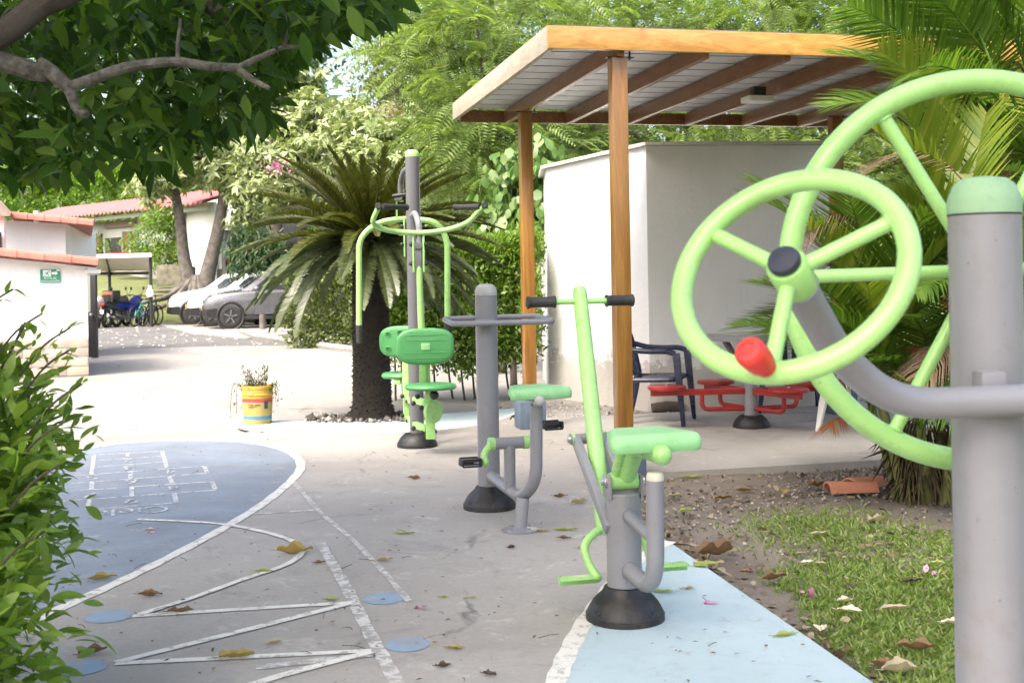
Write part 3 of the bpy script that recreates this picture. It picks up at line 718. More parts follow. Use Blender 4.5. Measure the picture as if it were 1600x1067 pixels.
def disc_seat(c, rx_, ry_, th):
    rings = []
    for ins, z in [(.05, -th * .5), (.012, -th * .42), (0, -th * .05), (.008, th * .35), (.03, th * .5), (.10, th * .45)]:
        rings.append([c + Vector((math.cos(q) * (rx_ - ins), math.sin(q) * (ry_ - ins), z)) for q in [2 * math.pi * k / 36 for k in range(36)]])
    return obj('seat', MB().loft(rings), M['green_dk'], cp, ang=50)
disc_seat(P(673, 604, 8.72), .193, .17, .045); disc_seat(P(628, 586, 9.78), .17, .16, .05)
obj('seat_bracket', MB().box(P(622, 596, 9.7), (.05, .2, .03)).box(P(634, 603, 9.55), (.05, .05, .16)), M['green'], cp, bevel=.004)
fc = P(672.5, 645, 8.84)
obj('seat_frame', MB().box(fc, (.07, .05, .39)).box(P(676, 608, 8.8), (.07, .16, .03)), M['green'], cp, bevel=.006)
obj('counterweight_disc', MB().lathe([(.075, 0), (.088, .003), (.088, .030), (.08, .034), (.055, .036), (.05, .030), (0, .030)], P(674.5, 642, 8.80), Vector((.75, -.66, 0)), 30), M['green'], cp)
obj('stop_ball', MB().ball(P(678.5, 617, 8.70), .034, 16), M['rubber'], cp)
for y in (627, 666):
    lk = obj('link_arm', MB().bar(P(648, y - 3, 9.02), P(668, y + 4, 8.9), .05, .045), M['green'], cp, bevel=.005)
    for x, yy in ((646, y + 3), (658.5, y + 10), (679, y + 8)): obj('pivot_knob', MB().ball(P(x, yy, 8.86), .019, 12), M['grip'], lk)
obj('pivot_knob', MB().ball(P(652.5, 619.5, 8.86), .020, 12), M['grip'], cp)
obj('rear_frame', MB().bar(P(633.5, 566, 9.5), P(635.5, 655, 9.45), .05, .05, (0, 1, 0)), M['green'], cp, bevel=.005)
for y in (622, 652):
    lk = obj('link_arm', MB().bar(P(634, y, 9.45), P(645, y + 6, 9.35), .04, .04), M['green'], cp, bevel=.004)
    for x, yy in ((628.5, y - 3), (637, y + 5)): obj('pivot_knob', MB().ball(P(x, yy, 9.40), .018, 12), M['grip'], lk)
# ---------------------------------------------------------------- furniture under the shelter
def plastic_chair(loc, yaw, label, m):
    """moulded monobloc armchair, faces local -Y"""
    ch = thing('plastic_chair', label, 'chair', loc)
    R = Matrix.Rotation(yaw, 3, 'Z'); L = Vector(loc)
    T = lambda x, y, z: L + R @ Vector((x, y, z))
    ax = (R @ Vector((1, 0, 0)), R @ Vector((0, 1, 0)), UP)
    rows = []
    for j in range(7):
        v = j / 6; rows.append([T((-.235 + .47 * u) * (1 - .06 * v), -.22 + .42 * v, .425 - .018 * math.sin(math.pi * u) - .03 * v) for u in [i / 6 for i in range(7)]])
    mb_ = MB()
    for rw in rows: mb_.v += rw
    for rw in rows: mb_.v += [p - UP * .014 for p in rw]
    for j in range(6):
        for i in range(6):
            a = j * 7 + i; mb_.f += [(a, a + 1, a + 8, a + 7), (49 + a, 49 + a + 7, 49 + a + 8, 49 + a + 1)]
    for i in range(6):
        mb_.f += [(i, 49 + i, 49 + i + 1, i + 1), (42 + i, 43 + i, 92 + i, 91 + i), (i * 7, i * 7 + 7, 56 + i * 7, 49 + i * 7), (i * 7 + 6, 55 + i * 7, 62 + i * 7, i * 7 + 13)]
    obj('seat', mb_, m, ch, ang=60)
    obj('seat_skirt', MB().tube(arc_path([T(-.24, .2, .39), T(-.245, -.225, .40), T(.245, -.225, .40), T(.24, .2, .39)], .06), .022, 8), m, ch)
    # backrest: top arch, side rails, slats
    arch = spline([T(-.235, .20, .42), T(-.245, .245, .62), T(-.215, .275, .76), T(-.12, .295, .805), T(0, .30, .815), T(.12, .295, .805), T(.215, .275, .76), T(.245, .245, .62), T(.235, .20, .42)], 6)
    obj('back_frame', MB().tube(arch, .026, 10), m, ch)
    obj('back_rail', MB().bar(T(-.2, .285, .765), T(.2, .285, .765), .016, .09), m, ch, bevel=.005)
    for k in range(4):
        x = -.132 + .088 * k
        obj('back_slat', MB().bar(T(x * .92, .205, .41), T(x * 1.1, .288, .745), .05, .014, ax[1]), m, ch, bevel=.004)
    for s in (-1, 1):
        obj('armrest', MB().tube(spline([T(s * .245, .255, .69), T(s * .275, .14, .655), T(s * .285, 0, .645), T(s * .285, -.15, .645), T(s * .28, -.225, .625)], 5), .024, 10), m, ch)
        for (y0, y1, zt2) in ((-.235, -.29, .63), (.21, .30, .42)):
            p0 = T(s * (.278 if y0 < 0 else .235), y0, zt2); p1 = T(s * .285, y1, 0)
            d = (p1 - p0); rings = []
            for t, h in ((0, .030), (.5, .027), (1, .017)):
                q = p0 + d * t; rings.append([q + ax[0] * (h * a) + ax[1] * (h * b) for a, b in ((-1, -1), (1, -1), (1, 1), (-1, 1))])
            obj('leg', MB().loft(rings), m, ch, bevel=.006)
    return ch
c1 = G(1022, 664)
plastic_chair((c1.x + .05, c1.y + .22, 0), math.radians(72), 'navy plastic armchair by the timber post', M['navy'])
c2 = G(1244, 645)
plastic_chair((c2.x, c2.y + .28, 0), math.radians(170), 'navy plastic armchair behind the red seats of the games table', M['navy'])
c3 = G(1368, 678)
plastic_chair((c3.x, c3.y + .25, 0), math.radians(140), 'white plastic armchair mostly hidden by the palm fronds', M['white_smooth'])

tc = G(1174, 667)
gt = thing('games_table', 'grey square games table with red swing-out seats on one pedestal', 'table', tc)
dome_base(gt, tc, .158, .10, .062)
obj('pedestal', MB().lathe([(.058, .07), (.058, .60)], tc, n=28), M['grey'], gt)
yt = math.radians(35); tx = Vector((math.cos(yt), math.sin(yt), 0)); ty = Vector((-math.sin(yt), math.cos(yt), 0))
tz = P(1150, 527, tc.y).z
obj('tabletop', MB().box(tc + UP * tz, (.68, .68, .05), (tx, ty, UP)), M['grey'], gt, bevel=.008)
obj('board_inlay', MB().box(tc + UP * (tz + .0275), (.5, .5, .003), (tx, ty, UP)), mat('table_inlay', (.45, .42, .36), .5, .3, 12), gt, False)
for k in range(4):
    d = (tx if k % 2 == 0 else ty) * (1 if k < 2 else -1)
    obj('table_brace', MB().bar(tc + UP * .42 + d * .04, tc + d * .30 + UP * (tz - .02), .035, .035), M['grey_dk'], gt, bevel=.003)
sz = P(1060, 606, tc.y).z
for k, ang in enumerate((183, 118, -62, 12)):
    q = math.radians(ang); d = Vector((math.cos(q), math.sin(q), 0)); nn_ = Vector((-d.y, d.x, 0)); Ls = .86 if k == 0 else .62
    arm_ = obj('seat_arm', MB().bar(tc + d * .05 + UP * (sz - .035), tc + d * Ls + UP * (sz - .035), .05, .05), M['red'], gt, bevel=.004)
    cs = tc + d * (Ls - .14) + UP * (sz - .008)
    st_ = obj('seat', MB().lathe([(.0, 0), (.155, 0), (.165, .006), (.165, .026), (.155, .032), (0, .034)], cs, n=30), M['red'], arm_)
    obj('seat_bolt', MB().lathe([(.014, 0), (.014, .008), (0, .012)], cs + UP * .033, n=10), M['chrome'], arm_)
    obj('seat_brace', MB().tube(arc_path([tc + d * .06 + UP * .16, tc + d * .42 + UP * .16, tc + d * .42 + UP * (sz - .06)], .13, 8), .019, 12), M['red'], arm_)

# log by the wall, broken roof tiles
lg = G(1042, 640); lq = Vector((.9, .12, 0)).normalized()
lo = obj('log', MB().tube([lg + UP * (-.05) - lq * .15 + Vector((0, 0, .06)), lg + UP * .02, lg + lq * .15 + UP * .015], [.055, .065, .06], 12), M['bark'])
tag(lo, 'dark short log lying in the gravel against the white block', 'log')
for i, (px, py, L_, yaw, lab) in enumerate([(1330, 768, .30, .05, 'broken terracotta roof tile on the bare soil by the palm, upper of two'), (1352, 760, .26, .5, 'terracotta roof tile fragment half under the palm skirt')]):
    c = G(px, py, -.045); rx_ = Vector((math.cos(yaw), math.sin(yaw), 0)); ry_ = Vector((-rx_.y, rx_.x, 0)); rings = []
    for s in (-1, 1):
        w_ = .085 if s < 0 else .07; prof = []
        for k in range(9): q = math.pi * k / 8; prof.append((w_ * math.cos(q), w_ * .75 * math.sin(q)))
        for k in range(8, -1, -1): q = math.pi * k / 8; prof.append(((w_ - .014) * math.cos(q), (w_ * .75 - .014) * math.sin(q)))
        rings.append([c + rx_ * (s * L_ / 2) + ry_ * a + UP * (b + .005) for a, b in prof])
    tag(obj('roof_tile', MB().loft(rings), M['terracotta'], ang=50), lab, 'tile')

# ---------------------------------------------------------------- bucket planter
bc = G(403, 661)
bu = thing('bucket_planter', 'yellow plastic bucket with red and blue stripes holding a straggly plant', 'bucket', bc)
def bucket_mat():
    m, t, b = new_mat('printed_bucket'); v = coords(t); s = t.nodes.new('ShaderNodeSeparateXYZ'); t.links.new(v, s.inputs[0])
    wob = noise(t, 6, 3, .5, v); a = t.nodes.new('ShaderNodeMath'); a.operation = 'MULTIPLY_ADD'; a.inputs[1].default_value = .02; t.links.new(wob, a.inputs[0]); t.links.new(s.outputs[2], a.inputs[2])
    z = t.nodes.new('ShaderNodeMath'); z.operation = 'DIVIDE'; z.inputs[1].default_value = .37; t.links.new(a.outputs[0], z.inputs[0])
    r = t.nodes.new('ShaderNodeValToRGB'); r.color_ramp.interpolation = 'CONSTANT'; e = r.color_ramp.elements
    Y1, Y2 = (.42, .32, .09), (.48, .31, .05)
    for i, (p, c_) in enumerate([(0, Y1), (.145, (.07, .22, .38)), (.235, Y1), (.565, (.13, .07, .22)), (.583, (.50, .06, .035)), (.665, Y2)]):
        if i >= len(e): e.new(p)
        e[i].position = p; e[i].color = (*c_, 1)
    t.links.new(z.outputs[0], r.inputs[0])
    d = noise(t, 14, 8, .75, v); c2_ = mixc(t, ramp(t, d, [(.5, 0), (.78, .5)]), r.outputs[0], (.3, .22, .1))
    t.links.new(c2_, b.inputs['Base Color']); b.inputs['Roughness'].default_value = .5; return m
obj('bucket_body', MB().lathe([(.0, .0), (.122, 0), (.126, .01), (.142, .265), (.149, .268), (.149, .276), (.143, .279), (.144, .325), (.150, .328), (.150, .352), (.146, .354), (.14, .350), (.137, .31), (0, .31)], bc, n=44), bucket_mat(), bu)
obj('potting_soil', MB().lathe([(.136, .312), (.08, .33), (0, .335)], bc, n=20), M['soil'], bu)
obj('handle_lug', MB().box(bc + Vector((-.03, -.145, .285)), (.035, .014, .03)), mat('bucket_lug', (.55, .42, .15), .5), bu, bevel=.004)
for (dx, dz, wd_, m_) in [(-.035, .185, .05, (.25, .08, .03)), (-.035, .160, .05, (.5, .06, .03)), (-.01, .172, .06, (.2, .15, .06)), (.03, .182, .045, (.06, .07, .03))]:
    a0 = math.asin(dx / .138); nr_ = Vector((math.sin(a0), -math.cos(a0), 0))
    obj('label_print', MB().box(bc + nr_ * (.1375 if dz < .17 else .139) + UP * dz, (wd_, .004, .008), (Vector((nr_.y * -1, nr_.x, 0)), nr_, UP)), mat('bucket_print', m_, .6), bu, False)
obj('label_print', MB().box(bc + Vector((.098, -.098, .18)), (.035, .006, .07), (Vector((.707, .707, 0)), Vector((.707, -.707, 0)), UP)), mat('bucket_print_dark', (.04, .05, .05), .6), bu, False)
# ---------------------------------------------------------------- foliage
def tri_mesh(name, V, T, m, parent=None, smooth=False):
    me = bpy.data.meshes.new(name); nv = len(V); nt_ = len(T)
    off = wloc(parent) if parent is not None else Vector((0, 0, 0))
    V = np.asarray(V, dtype=np.float32) - np.array(off, dtype=np.float32)
    me.vertices.add(nv); me.vertices.foreach_set('co', V.ravel())
    me.loops.add(nt_ * 3); me.loops.foreach_set('vertex_index', np.asarray(T, dtype=np.int32).ravel())
    me.polygons.add(nt_); me.polygons.foreach_set('loop_start', np.arange(0, nt_ * 3, 3, dtype=np.int32))
    if smooth: me.polygons.foreach_set('use_smooth', np.ones(nt_, dtype=bool))
    me.update(calc_edges=True); me.validate()
    if m: me.materials.append(m)
    o = bpy.data.objects.new(name, me); COL.objects.link(o)
    if parent is not None: o.parent = parent
    WLOC[o.name] = off
    return o
T_LEAF = (np.array([[0, 0, 0], [-.20, .34, .035], [.20, .34, .035], [-.15, .70, .0], [.15, .70, .0], [0, .42, -.03], [0, 1, -.10]], float),
          np.array([[0, 5, 1], [0, 2, 5], [1, 5, 3], [5, 2, 4], [3, 5, 6], [5, 4, 6]]))
def t_leaf2():
    st = [(0, .004), (.10, .085), (.28, .17), (.48, .195), (.68, .155), (.85, .085), (1.0, .0)]; v, t = [], []
    for y, w_ in st:
        z = -.16 * y * y + .05 * y; v += [[-w_, y, z + w_ * .30], [0, y, z], [w_, y, z + w_ * .30]]
    for i in range(len(st) - 1):
        a = 3 * i; t += [[a, a + 1, a + 3], [a + 1, a + 4, a + 3], [a + 1, a + 2, a + 4], [a + 2, a + 5, a + 4]]
    return np.array(v, float), np.array(t)
T_LEAF2 = t_leaf2()
T_DIAM = (np.array([[0, 0, 0], [-.21, .45, .04], [.21, .45, .04], [0, 1, -.06]], float), np.array([[0, 3, 1], [0, 2, 3]]))
T_LONG = (np.array([[0, 0, 0], [-.10, .4, .02], [.10, .4, .02], [0, 1, -.12]], float), np.array([[0, 3, 1], [0, 2, 3]]))
T_STRAP = (np.array([[0, 0, 0], [-.025, .4, .02], [.025, .4, .02], [0, 1, -.12]], float), np.array([[0, 3, 1], [0, 2, 3]]))
T_ROUND = (np.array([[0, 0, 0], [-.28, .25, .03], [.28, .25, .03], [-.30, .65, .02], [.30, .65, .02], [0, 1, -.05]], float), np.array([[0, 2, 1], [1, 2, 3], [2, 4, 3], [3, 4, 5]]))
def t_pinnate(npair, ll, wd, sag=.25):
    v, t = [[0, 0, 0], [0, .5, .02], [0, 1, -sag], [.008, 0, 0], [.008, .5, .02], [.008, 1, -sag]], [[0, 3, 4], [0, 4, 1], [1, 4, 5], [1, 5, 2]]
    for i in range(npair):
        y = .12 + .86 * i / (npair - 1); z = .02 * 4 * y * (1 - y) - sag * max(0, y - .35) ** 1.5 * 1.9; L = ll * (math.sin(math.pi * (.16 + .80 * i / (npair - 1))) ** .6)
        for s in (-1, 1):
            o = len(v); v += [[0, y, z], [s * L * .5, y + .05 * L - wd * .5, z - .02], [s * L * .5, y + .05 * L + wd * .6, z - .005], [s * L, y + .22 * L, z - L * .22]]
            t += [[o, o + 1, o + 2], [o + 1, o + 3, o + 2]] if s > 0 else [[o, o + 2, o + 1], [o + 1, o + 2, o + 3]]
    return np.array(v, float), np.array(t)
T_PIN = t_pinnate(11, .30, .055)
# umbrella-like whorl: several drooping leaflets from one point
def t_whorl(n, wd=.15, droop=.35):
    v, t = [], []
    for k in range(n):
        q = 2 * math.pi * k / n + .3 * math.sin(k * 2.1); d = np.array([math.cos(q), math.sin(q)]); e = np.array([-d[1], d[0]]); o = len(v)
        v += [[0, 0, 0], [*(d * .45 - e * wd), .03 - droop * .2], [*(d * .45 + e * wd), .03 - droop * .2], [*(d * (1 - .15 * (k % 2))), -droop]]
        t += [[o, o + 1, o + 2], [o + 1, o + 3, o + 2]]
    return np.array(v, float), np.array(t)
T_WHORL = t_whorl(6)
def norm(a): return a / np.maximum(1e-6, np.linalg.norm(a, axis=-1, keepdims=True))
def leaf_field(name, pos, d, up, size, tmpl, m, parent=None, smooth=False):
    """one small mesh leaf per position; d = leaf direction, up = leaf normal"""
    y = norm(d); x = norm(np.cross(y, up)); z = np.cross(x, y)
    v, t = tmpl; Fm = np.stack([x, y, z], 1)
    V = pos[:, None, :] + size[:, None, None] * np.einsum('kc,ncd->nkd', v, Fm)
    T = t[None] + (np.arange(len(pos)) * len(v))[:, None, None]
    return tri_mesh(name, V.reshape(-1, 3), T.reshape(-1, 3), m, parent, smooth)
def blob_points(blobs, ncl, per, crad, rng, shell=.55, cut=None):
    """leaf clusters spread through ellipsoids, mostly near their surface"""
    wts = np.array([(b[1][0] * b[1][1] * b[1][2]) ** (2 / 3) for b in blobs]); wts = wts / wts.sum()
    idx = rng.choice(len(blobs), ncl, p=wts); d = norm(rng.normal(size=(ncl, 3)))
    rad = shell + (1 - shell) * rng.random((ncl, 1)) ** .6
    cen = np.array([b[0] for b in blobs])[idx]; rr = np.array([b[1] for b in blobs])[idx]
    cc = cen + d * rr * rad
    if cut is not None:
        keep = cut(cc); cc = cc[keep]; d = d[keep]
    pos = np.repeat(cc, per, 0) + np.clip(rng.normal(size=(len(cc) * per, 3)), -2, 2) * crad * np.array([1, 1, .7])
    return pos, np.repeat(d, per, 0), cc
def orient(out, rng, outw=.6, droop=.3, rnd=.7, upj=.6):
    n = len(out); d = out * outw + rng.normal(size=(n, 3)) * rnd + np.array([0, 0, -droop])
    up = np.array([0, 0, 1.0]) + out * .35 + rng.normal(size=(n, 3)) * upj
    return d, up
def branches(parent, base, tips, r0, m, rng, name='limb', sag=0, r1=.25):
    for tp in tips:
        b = Vector(base); e = Vector(tp); mid = b.lerp(e, .5) + Vector((rng.normal() * .12, rng.normal() * .12, .08)) * (e - b).length * .6
        obj(name, MB().tube(spline([b, mid, e], 5), [r0 * (1 - (1 - r1) * i / 10) for i in range(11)], 7), m, parent)
def tree(name, label, base, trunk, r0, r1, blobs, ncl, per, crad, size, tmpl, lm, bm, seed, group=None, cut=None, cat='tree', outw=.6, droop=.3, rnd=.7, upj=.6, shell=.5, nl=5, crown='crown', trunkname='trunk', tsub=None):
    rng = np.random.default_rng(seed)
    t = thing(name, label, cat, Vector(base), group)
    pts = spline([Vector(p) for p in trunk], 6); k = len(pts)
    if r0 > 0:
        obj(trunkname, MB().tube(pts, [r0 + (r1 - r0) * (i / (k - 1)) ** .7 for i in range(k)], 10), bm, t)
        if nl:
            pos0, _, cc0 = blob_points(blobs, nl * 2, 1, 0, rng, .35)
            branches(t, pts[int(k * .72)], [c for c in cc0[:nl]], r1 * .8, bm, rng)
    pos, out, cc = blob_points(blobs, ncl, per, crad, rng, shell, cut)
    d, up = orient(out, rng, outw, droop, rnd, upj)
    s = size * rng.uniform(.65, 1.25, len(pos))
    leaf_field(crown, pos, d, up, s, tmpl, lm, t)
    return t
LM = {}
LM['near'] = leafmat('broad_dark_leaf', [(.014, .036, .008), (.026, .065, .012), (.05, .11, .018), (.12, .19, .03)], .55, .45, None, .22)
LM['pale'] = leafmat('pale_variegated_leaf', [(.12, .17, .06), (.19, .25, .09), (.28, .33, .15), (.40, .42, .26)], .22, .5)
LM['fern'] = leafmat('feathery_leaf', [(.09, .15, .035), (.13, .20, .05), (.18, .25, .075), (.25, .31, .11)], .42, .5)
LM['dark'] = leafmat('dark_leaf', [(.018, .045, .012), (.03, .07, .018), (.045, .095, .022)], .25, .45)
LM['hedge'] = leafmat('hedge_leaf', [(.06, .13, .018), (.10, .19, .025), (.16, .26, .035), (.24, .33, .06)], .32, .45)
LM['bright'] = leafmat('bright_leaf', [(.10, .20, .02), (.15, .27, .03), (.22, .33, .05)], .35, .5)
LM['bush'] = leafmat('glossy_bush_leaf', [(.08, .16, .022), (.13, .23, .03), (.20, .31, .045), (.30, .40, .08)], .40, .36)
LM['cycad'] = leafmat('cycad_leaf', [(.028, .042, .008), (.05, .064, .012), (.08, .09, .017), (.135, .135, .045)], .22, .33)
LM['cycad_low'] = leafmat('old_cycad_leaf', [(.05, .075, .03), (.08, .105, .042), (.12, .145, .07)], .15, .38)
LM['palm'] = leafmat('palm_leaf', [(.05, .11, .016), (.09, .17, .024), (.15, .24, .04)], .35, .35)
LM['palm_yellow'] = leafmat('yellow_green_palm_leaf', [(.13, .21, .025), (.20, .27, .035), (.30, .32, .06)], .4, .38)  # lighter, yellower leaf colours for some of the fronds
LM['dry'] = leafmat('dry_palm_leaf', [(.16, .10, .06), (.22, .14, .09), (.28, .20, .14)], .15, .7, (1.2, 1, .8))
LM['skirt'] = leafmat('palm_skirt', [(.05, .035, .02), (.09, .06, .035), (.13, .10, .05), (.08, .10, .03)], .12, .8, (1.2, 1, .8))
LM['rust'] = leafmat('rusty_palm_leaf', [(.26, .07, .025), (.32, .12, .04), (.30, .20, .06)], .25, .6, (1.3, 1, .6))
LM['vine'] = leafmat('large_vine_leaf', [(.05, .12, .02), (.08, .16, .03), (.12, .21, .055), (.18, .26, .09)], .3, .38)
LM['straw'] = leafmat('straggly_leaf', [(.07, .06, .025), (.09, .11, .03), (.05, .045, .025)], .2, .7)
LM['pink'] = leafmat('pink_petal', [(.55, .12, .35), (.62, .25, .45), (.70, .45, .55)], .3, .6, (1.2, .9, 1.0))

# ---- broad-leaved tree over the camera: the leafy boughs at top left belong to it, and its crown shades the foreground
rng = np.random.default_rng(11)
M['lichen'] = mat('lichen_bark', (.06, .05, .04), .95, .5, 26, bmp=1.0, bscale=70, col2=(.20, .185, .165))
nt_ = thing('broadleaf_tree', 'big dark leafed tree whose boughs hang into the upper left corner', 'tree', (-5.4, 2.6, 0))
obj('trunk', MB().tube(spline([(-5.4, 2.6, -.1), (-5.3, 2.7, 1.2), (-5.0, 2.8, 2.6), (-4.4, 2.6, 4.2), (-3.4, 1.6, 6.2)], 6), [.30 - .007 * i for i in range(25)], 14), M['bark'], nt_)
b1 = spline([(-4.9, 3.0, 2.55), (-3.4, 4.2, 2.75), P(0, 95, 4.45), P(62, 102, 4.45), P(108, 138, 4.46)], 5)
obj('limb', MB().tube(b1, [.05 - .0012 * i for i in range(len(b1))], 10), M['lichen'], nt_)
for pts, r0, r1 in [([P(108, 138, 4.46), P(122, 172, 4.44), P(136, 180, 4.42)], .024, .014),
                    ([P(108, 138, 4.46), P(150, 122, 4.48), P(200, 105, 4.5), P(270, 97, 4.53), P(330, 104, 4.56), P(372, 106, 4.6)], .024, .016),
                    ([P(372, 106, 4.6), P(410, 88, 4.65), P(440, 75, 4.68), P(468, 73, 4.7)], .014, .007),
                    ([P(372, 108, 4.6), P(400, 128, 4.58), P(420, 138, 4.56)], .014, .010),
                    ([P(278, 97, 4.53), P(278, 70, 4.55), P(282, 30, 4.57)], .010, .006), ([P(445, 74, 4.68), P(447, 45, 4.68), P(446, 20, 4.68)], .009, .005)]:
    g = spline(pts, 5); obj('branch', MB().tube(g, [r0 + (r1 - r0) * i / (len(g) - 1) for i in range(len(g))], 9), M['lichen'], nt_)
for pts, r0, r1 in [([(-4.6, 2.8, 3.3), P(-300, 120, 4.3), P(-40, 70, 4.4), P(60, 10, 4.5), P(150, -60, 4.6), (-1.2, 5.0, 3.6)], .055, .045), ([P(240, -30, 5.2), P(320, 5, 5.3), P(350, 22, 5.3), P(410, 2, 5.35), P(520, -40, 5.5)], .04, .022),
                    ([(-4.2, 2.5, 4.4), (-2.2, 3.6, 4.6), (.2, 4.6, 4.9)], .11, .05), ([(-4.2, 2.5, 4.4), (-1.6, 1.0, 5.0), (2.2, .4, 5.2)], .12, .05), ([(-4.4, 2.5, 4.2), (-6.5, 3.8, 5.0), (-8.5, 5.0, 5.4)], .11, .05), ([(-4.2, 2.5, 4.4), (-3.2, -.8, 5.2), (-2.0, -3.5, 5.4)], .11, .05)]:
    g = spline(pts, 5); obj('limb', MB().tube(g, [r0 + (r1 - r0) * i / (len(g) - 1) for i in range(len(g))], 9), M['bark'], nt_)
# leaves in view: sprays placed through a slab of air 4.2 to 6.2 m away
def lim(px):                                                     # how low the foliage hangs, in photo rows
    return np.interp(px, [-200, 0, 60, 110, 170, 240, 290, 330, 380, 420, 450, 480, 520, 570, 605, 640], [320, 290, 298, 292, 262, 290, 255, 232, 218, 212, 160, 92, 62, 58, 48, -20])
n0 = 1200; px = rng.uniform(-260, 630, n0); py = -80 + (lim(px) + 80) * rng.random(n0) ** .85; YY = 4.35 + 2.2 * rng.random(n0) ** .55
pc_ = np.array([P(a, min(b, l - 30), y) for a, b, y, l in zip(px, py, YY, lim(px))])
pos = np.repeat(pc_, 5, 0) + rng.normal(size=(n0 * 5, 3)) * np.array([.10, .12, .05])
def pxpy(p):
    x = p[:, 0] / p[:, 1]; z = (p[:, 2] - CAMZ) / p[:, 1]
    return 800 + F * (x * cr - z * sr), HY - F * (x * sr + z * cr)
ax_, ay_ = pxpy(pos); keep = (ay_ < lim(ax_) - 22) & (rng.random(len(pos)) < .93); pos = pos[keep]
n1 = len(pos); d = np.stack([rng.normal(size=n1) * .75 + .15, rng.normal(size=n1) * .6, -.55 + rng.normal(size=n1) * .45], 1)
up = np.stack([rng.normal(size=n1) * .6, -.3 + rng.normal(size=n1) * .6, np.ones(n1)], 1)
leaf_field('leafy_spray', pos, d, up, .122 * rng.uniform(.45, 1.45, n1), T_LEAF2, LM['near'], nt_, True)
# the rest of the crown, overhead
blobs = [((-5.0, 3.0, 5.4), (3.0, 3.2, 1.1)), ((-2.0, 2.2, 5.4), (3.4, 3.6, 1.1)), ((-3.6, .2, 5.6), (3.4, 2.4, 1.1)), ((-1.2, 5.0, 4.9), (2.8, 1.9, .8)), ((-5.6, 5.0, 4.9), (2.6, 1.9, .8)), ((-.6, -.2, 5.5), (2.6, 2.2, .9))]
def above(cc):
    x, y = pxpy(cc + np.array([0, 0, -.45])); return (cc[:, 1] < .8) | (y < -25) | (x < -250) | (x > 1900)
pos, out, _ = blob_points(blobs, 1350, 8, .24, rng, .2, above)
d, up = orient(out, rng, .3, .5, .8, .5)
leaf_field('crown', pos, d, up, .24 * rng.uniform(.7, 1.3, len(pos)), T_LEAF, LM['near'], nt_)

# ---- leafy bush at the left edge
rng = np.random.default_rng(12)
bs = thing('leafy_bush', 'bright green glossy bush at the left edge of the pavement', 'bush', (-1.82, 3.3, 0))
for k in range(16):
    q = rng.uniform(0, 6.28); b0 = Vector((-1.85 + .25 * math.cos(q), 3.35 + .3 * math.sin(q), 0))
    tp = Vector((-1.85 + rng.uniform(-.4, .3), 3.35 + rng.uniform(-.6, .6), rng.uniform(.7, 1.25)))
    obj('stem', MB().tube(spline([b0, b0.lerp(tp, .5) + Vector((.05, 0, .05)), tp], 4), [.012 - .0009 * i for i in range(9)], 6), M['bark'], bs)
blobs = [((-1.72, 3.25, .62), (.50, .70, .55)), ((-1.80, 3.60, .80), (.50, .5, .38)), ((-1.57, 3.08, .34), (.42, .50, .34)), ((-1.88, 3.45, .98), (.42, .5, .28)), ((-1.62, 2.75, .25), (.36, .45, .30))]
blobs = [((b[0][0] - .09, b[0][1], b[0][2]), b[1]) for b in blobs]
pos, out, cc = blob_points(blobs, 2300, 7, .055, rng, .5)
d, up = orient(out, rng, .9, -.15, .55, .5)
leaf_field('foliage', pos, d, up, .068 * rng.uniform(.45, 1.35, len(pos)), T_LEAF2, LM['bush'], bs, True)
for (px_, py_, y_) in [(20, 452, 3.5), (66, 490, 3.5), (110, 512, 3.45), (112, 545, 3.45), (128, 600, 3.3), (100, 660, 3.2), (95, 725, 3.1), (70, 830, 2.95)]:
    tip = P(px_, py_, y_); bse = tip + Vector((-.16, .02, -.14))
    sp = obj('sprig', MB().tube(spline([bse, bse.lerp(tip, .5) + UP * .02, tip], 4), [.0035] * 9, 5), M['bark'], bs)
    n_ = 8; pp_ = np.array([bse.lerp(tip, .25 + .75 * i / (n_ - 1)) for i in range(n_)]); dd = np.array([[.5, rng.normal() * .6, .25 + rng.normal() * .5] for i in range(n_)])
    leaf_field('sprig_leaves', pp_, dd, np.array([[0, -.4, 1.0]] * n_) + rng.normal(size=(n_, 3)) * .3, .06 * rng.uniform(.6, 1.1, n_), T_LEAF2, LM['bush'], bs, True)

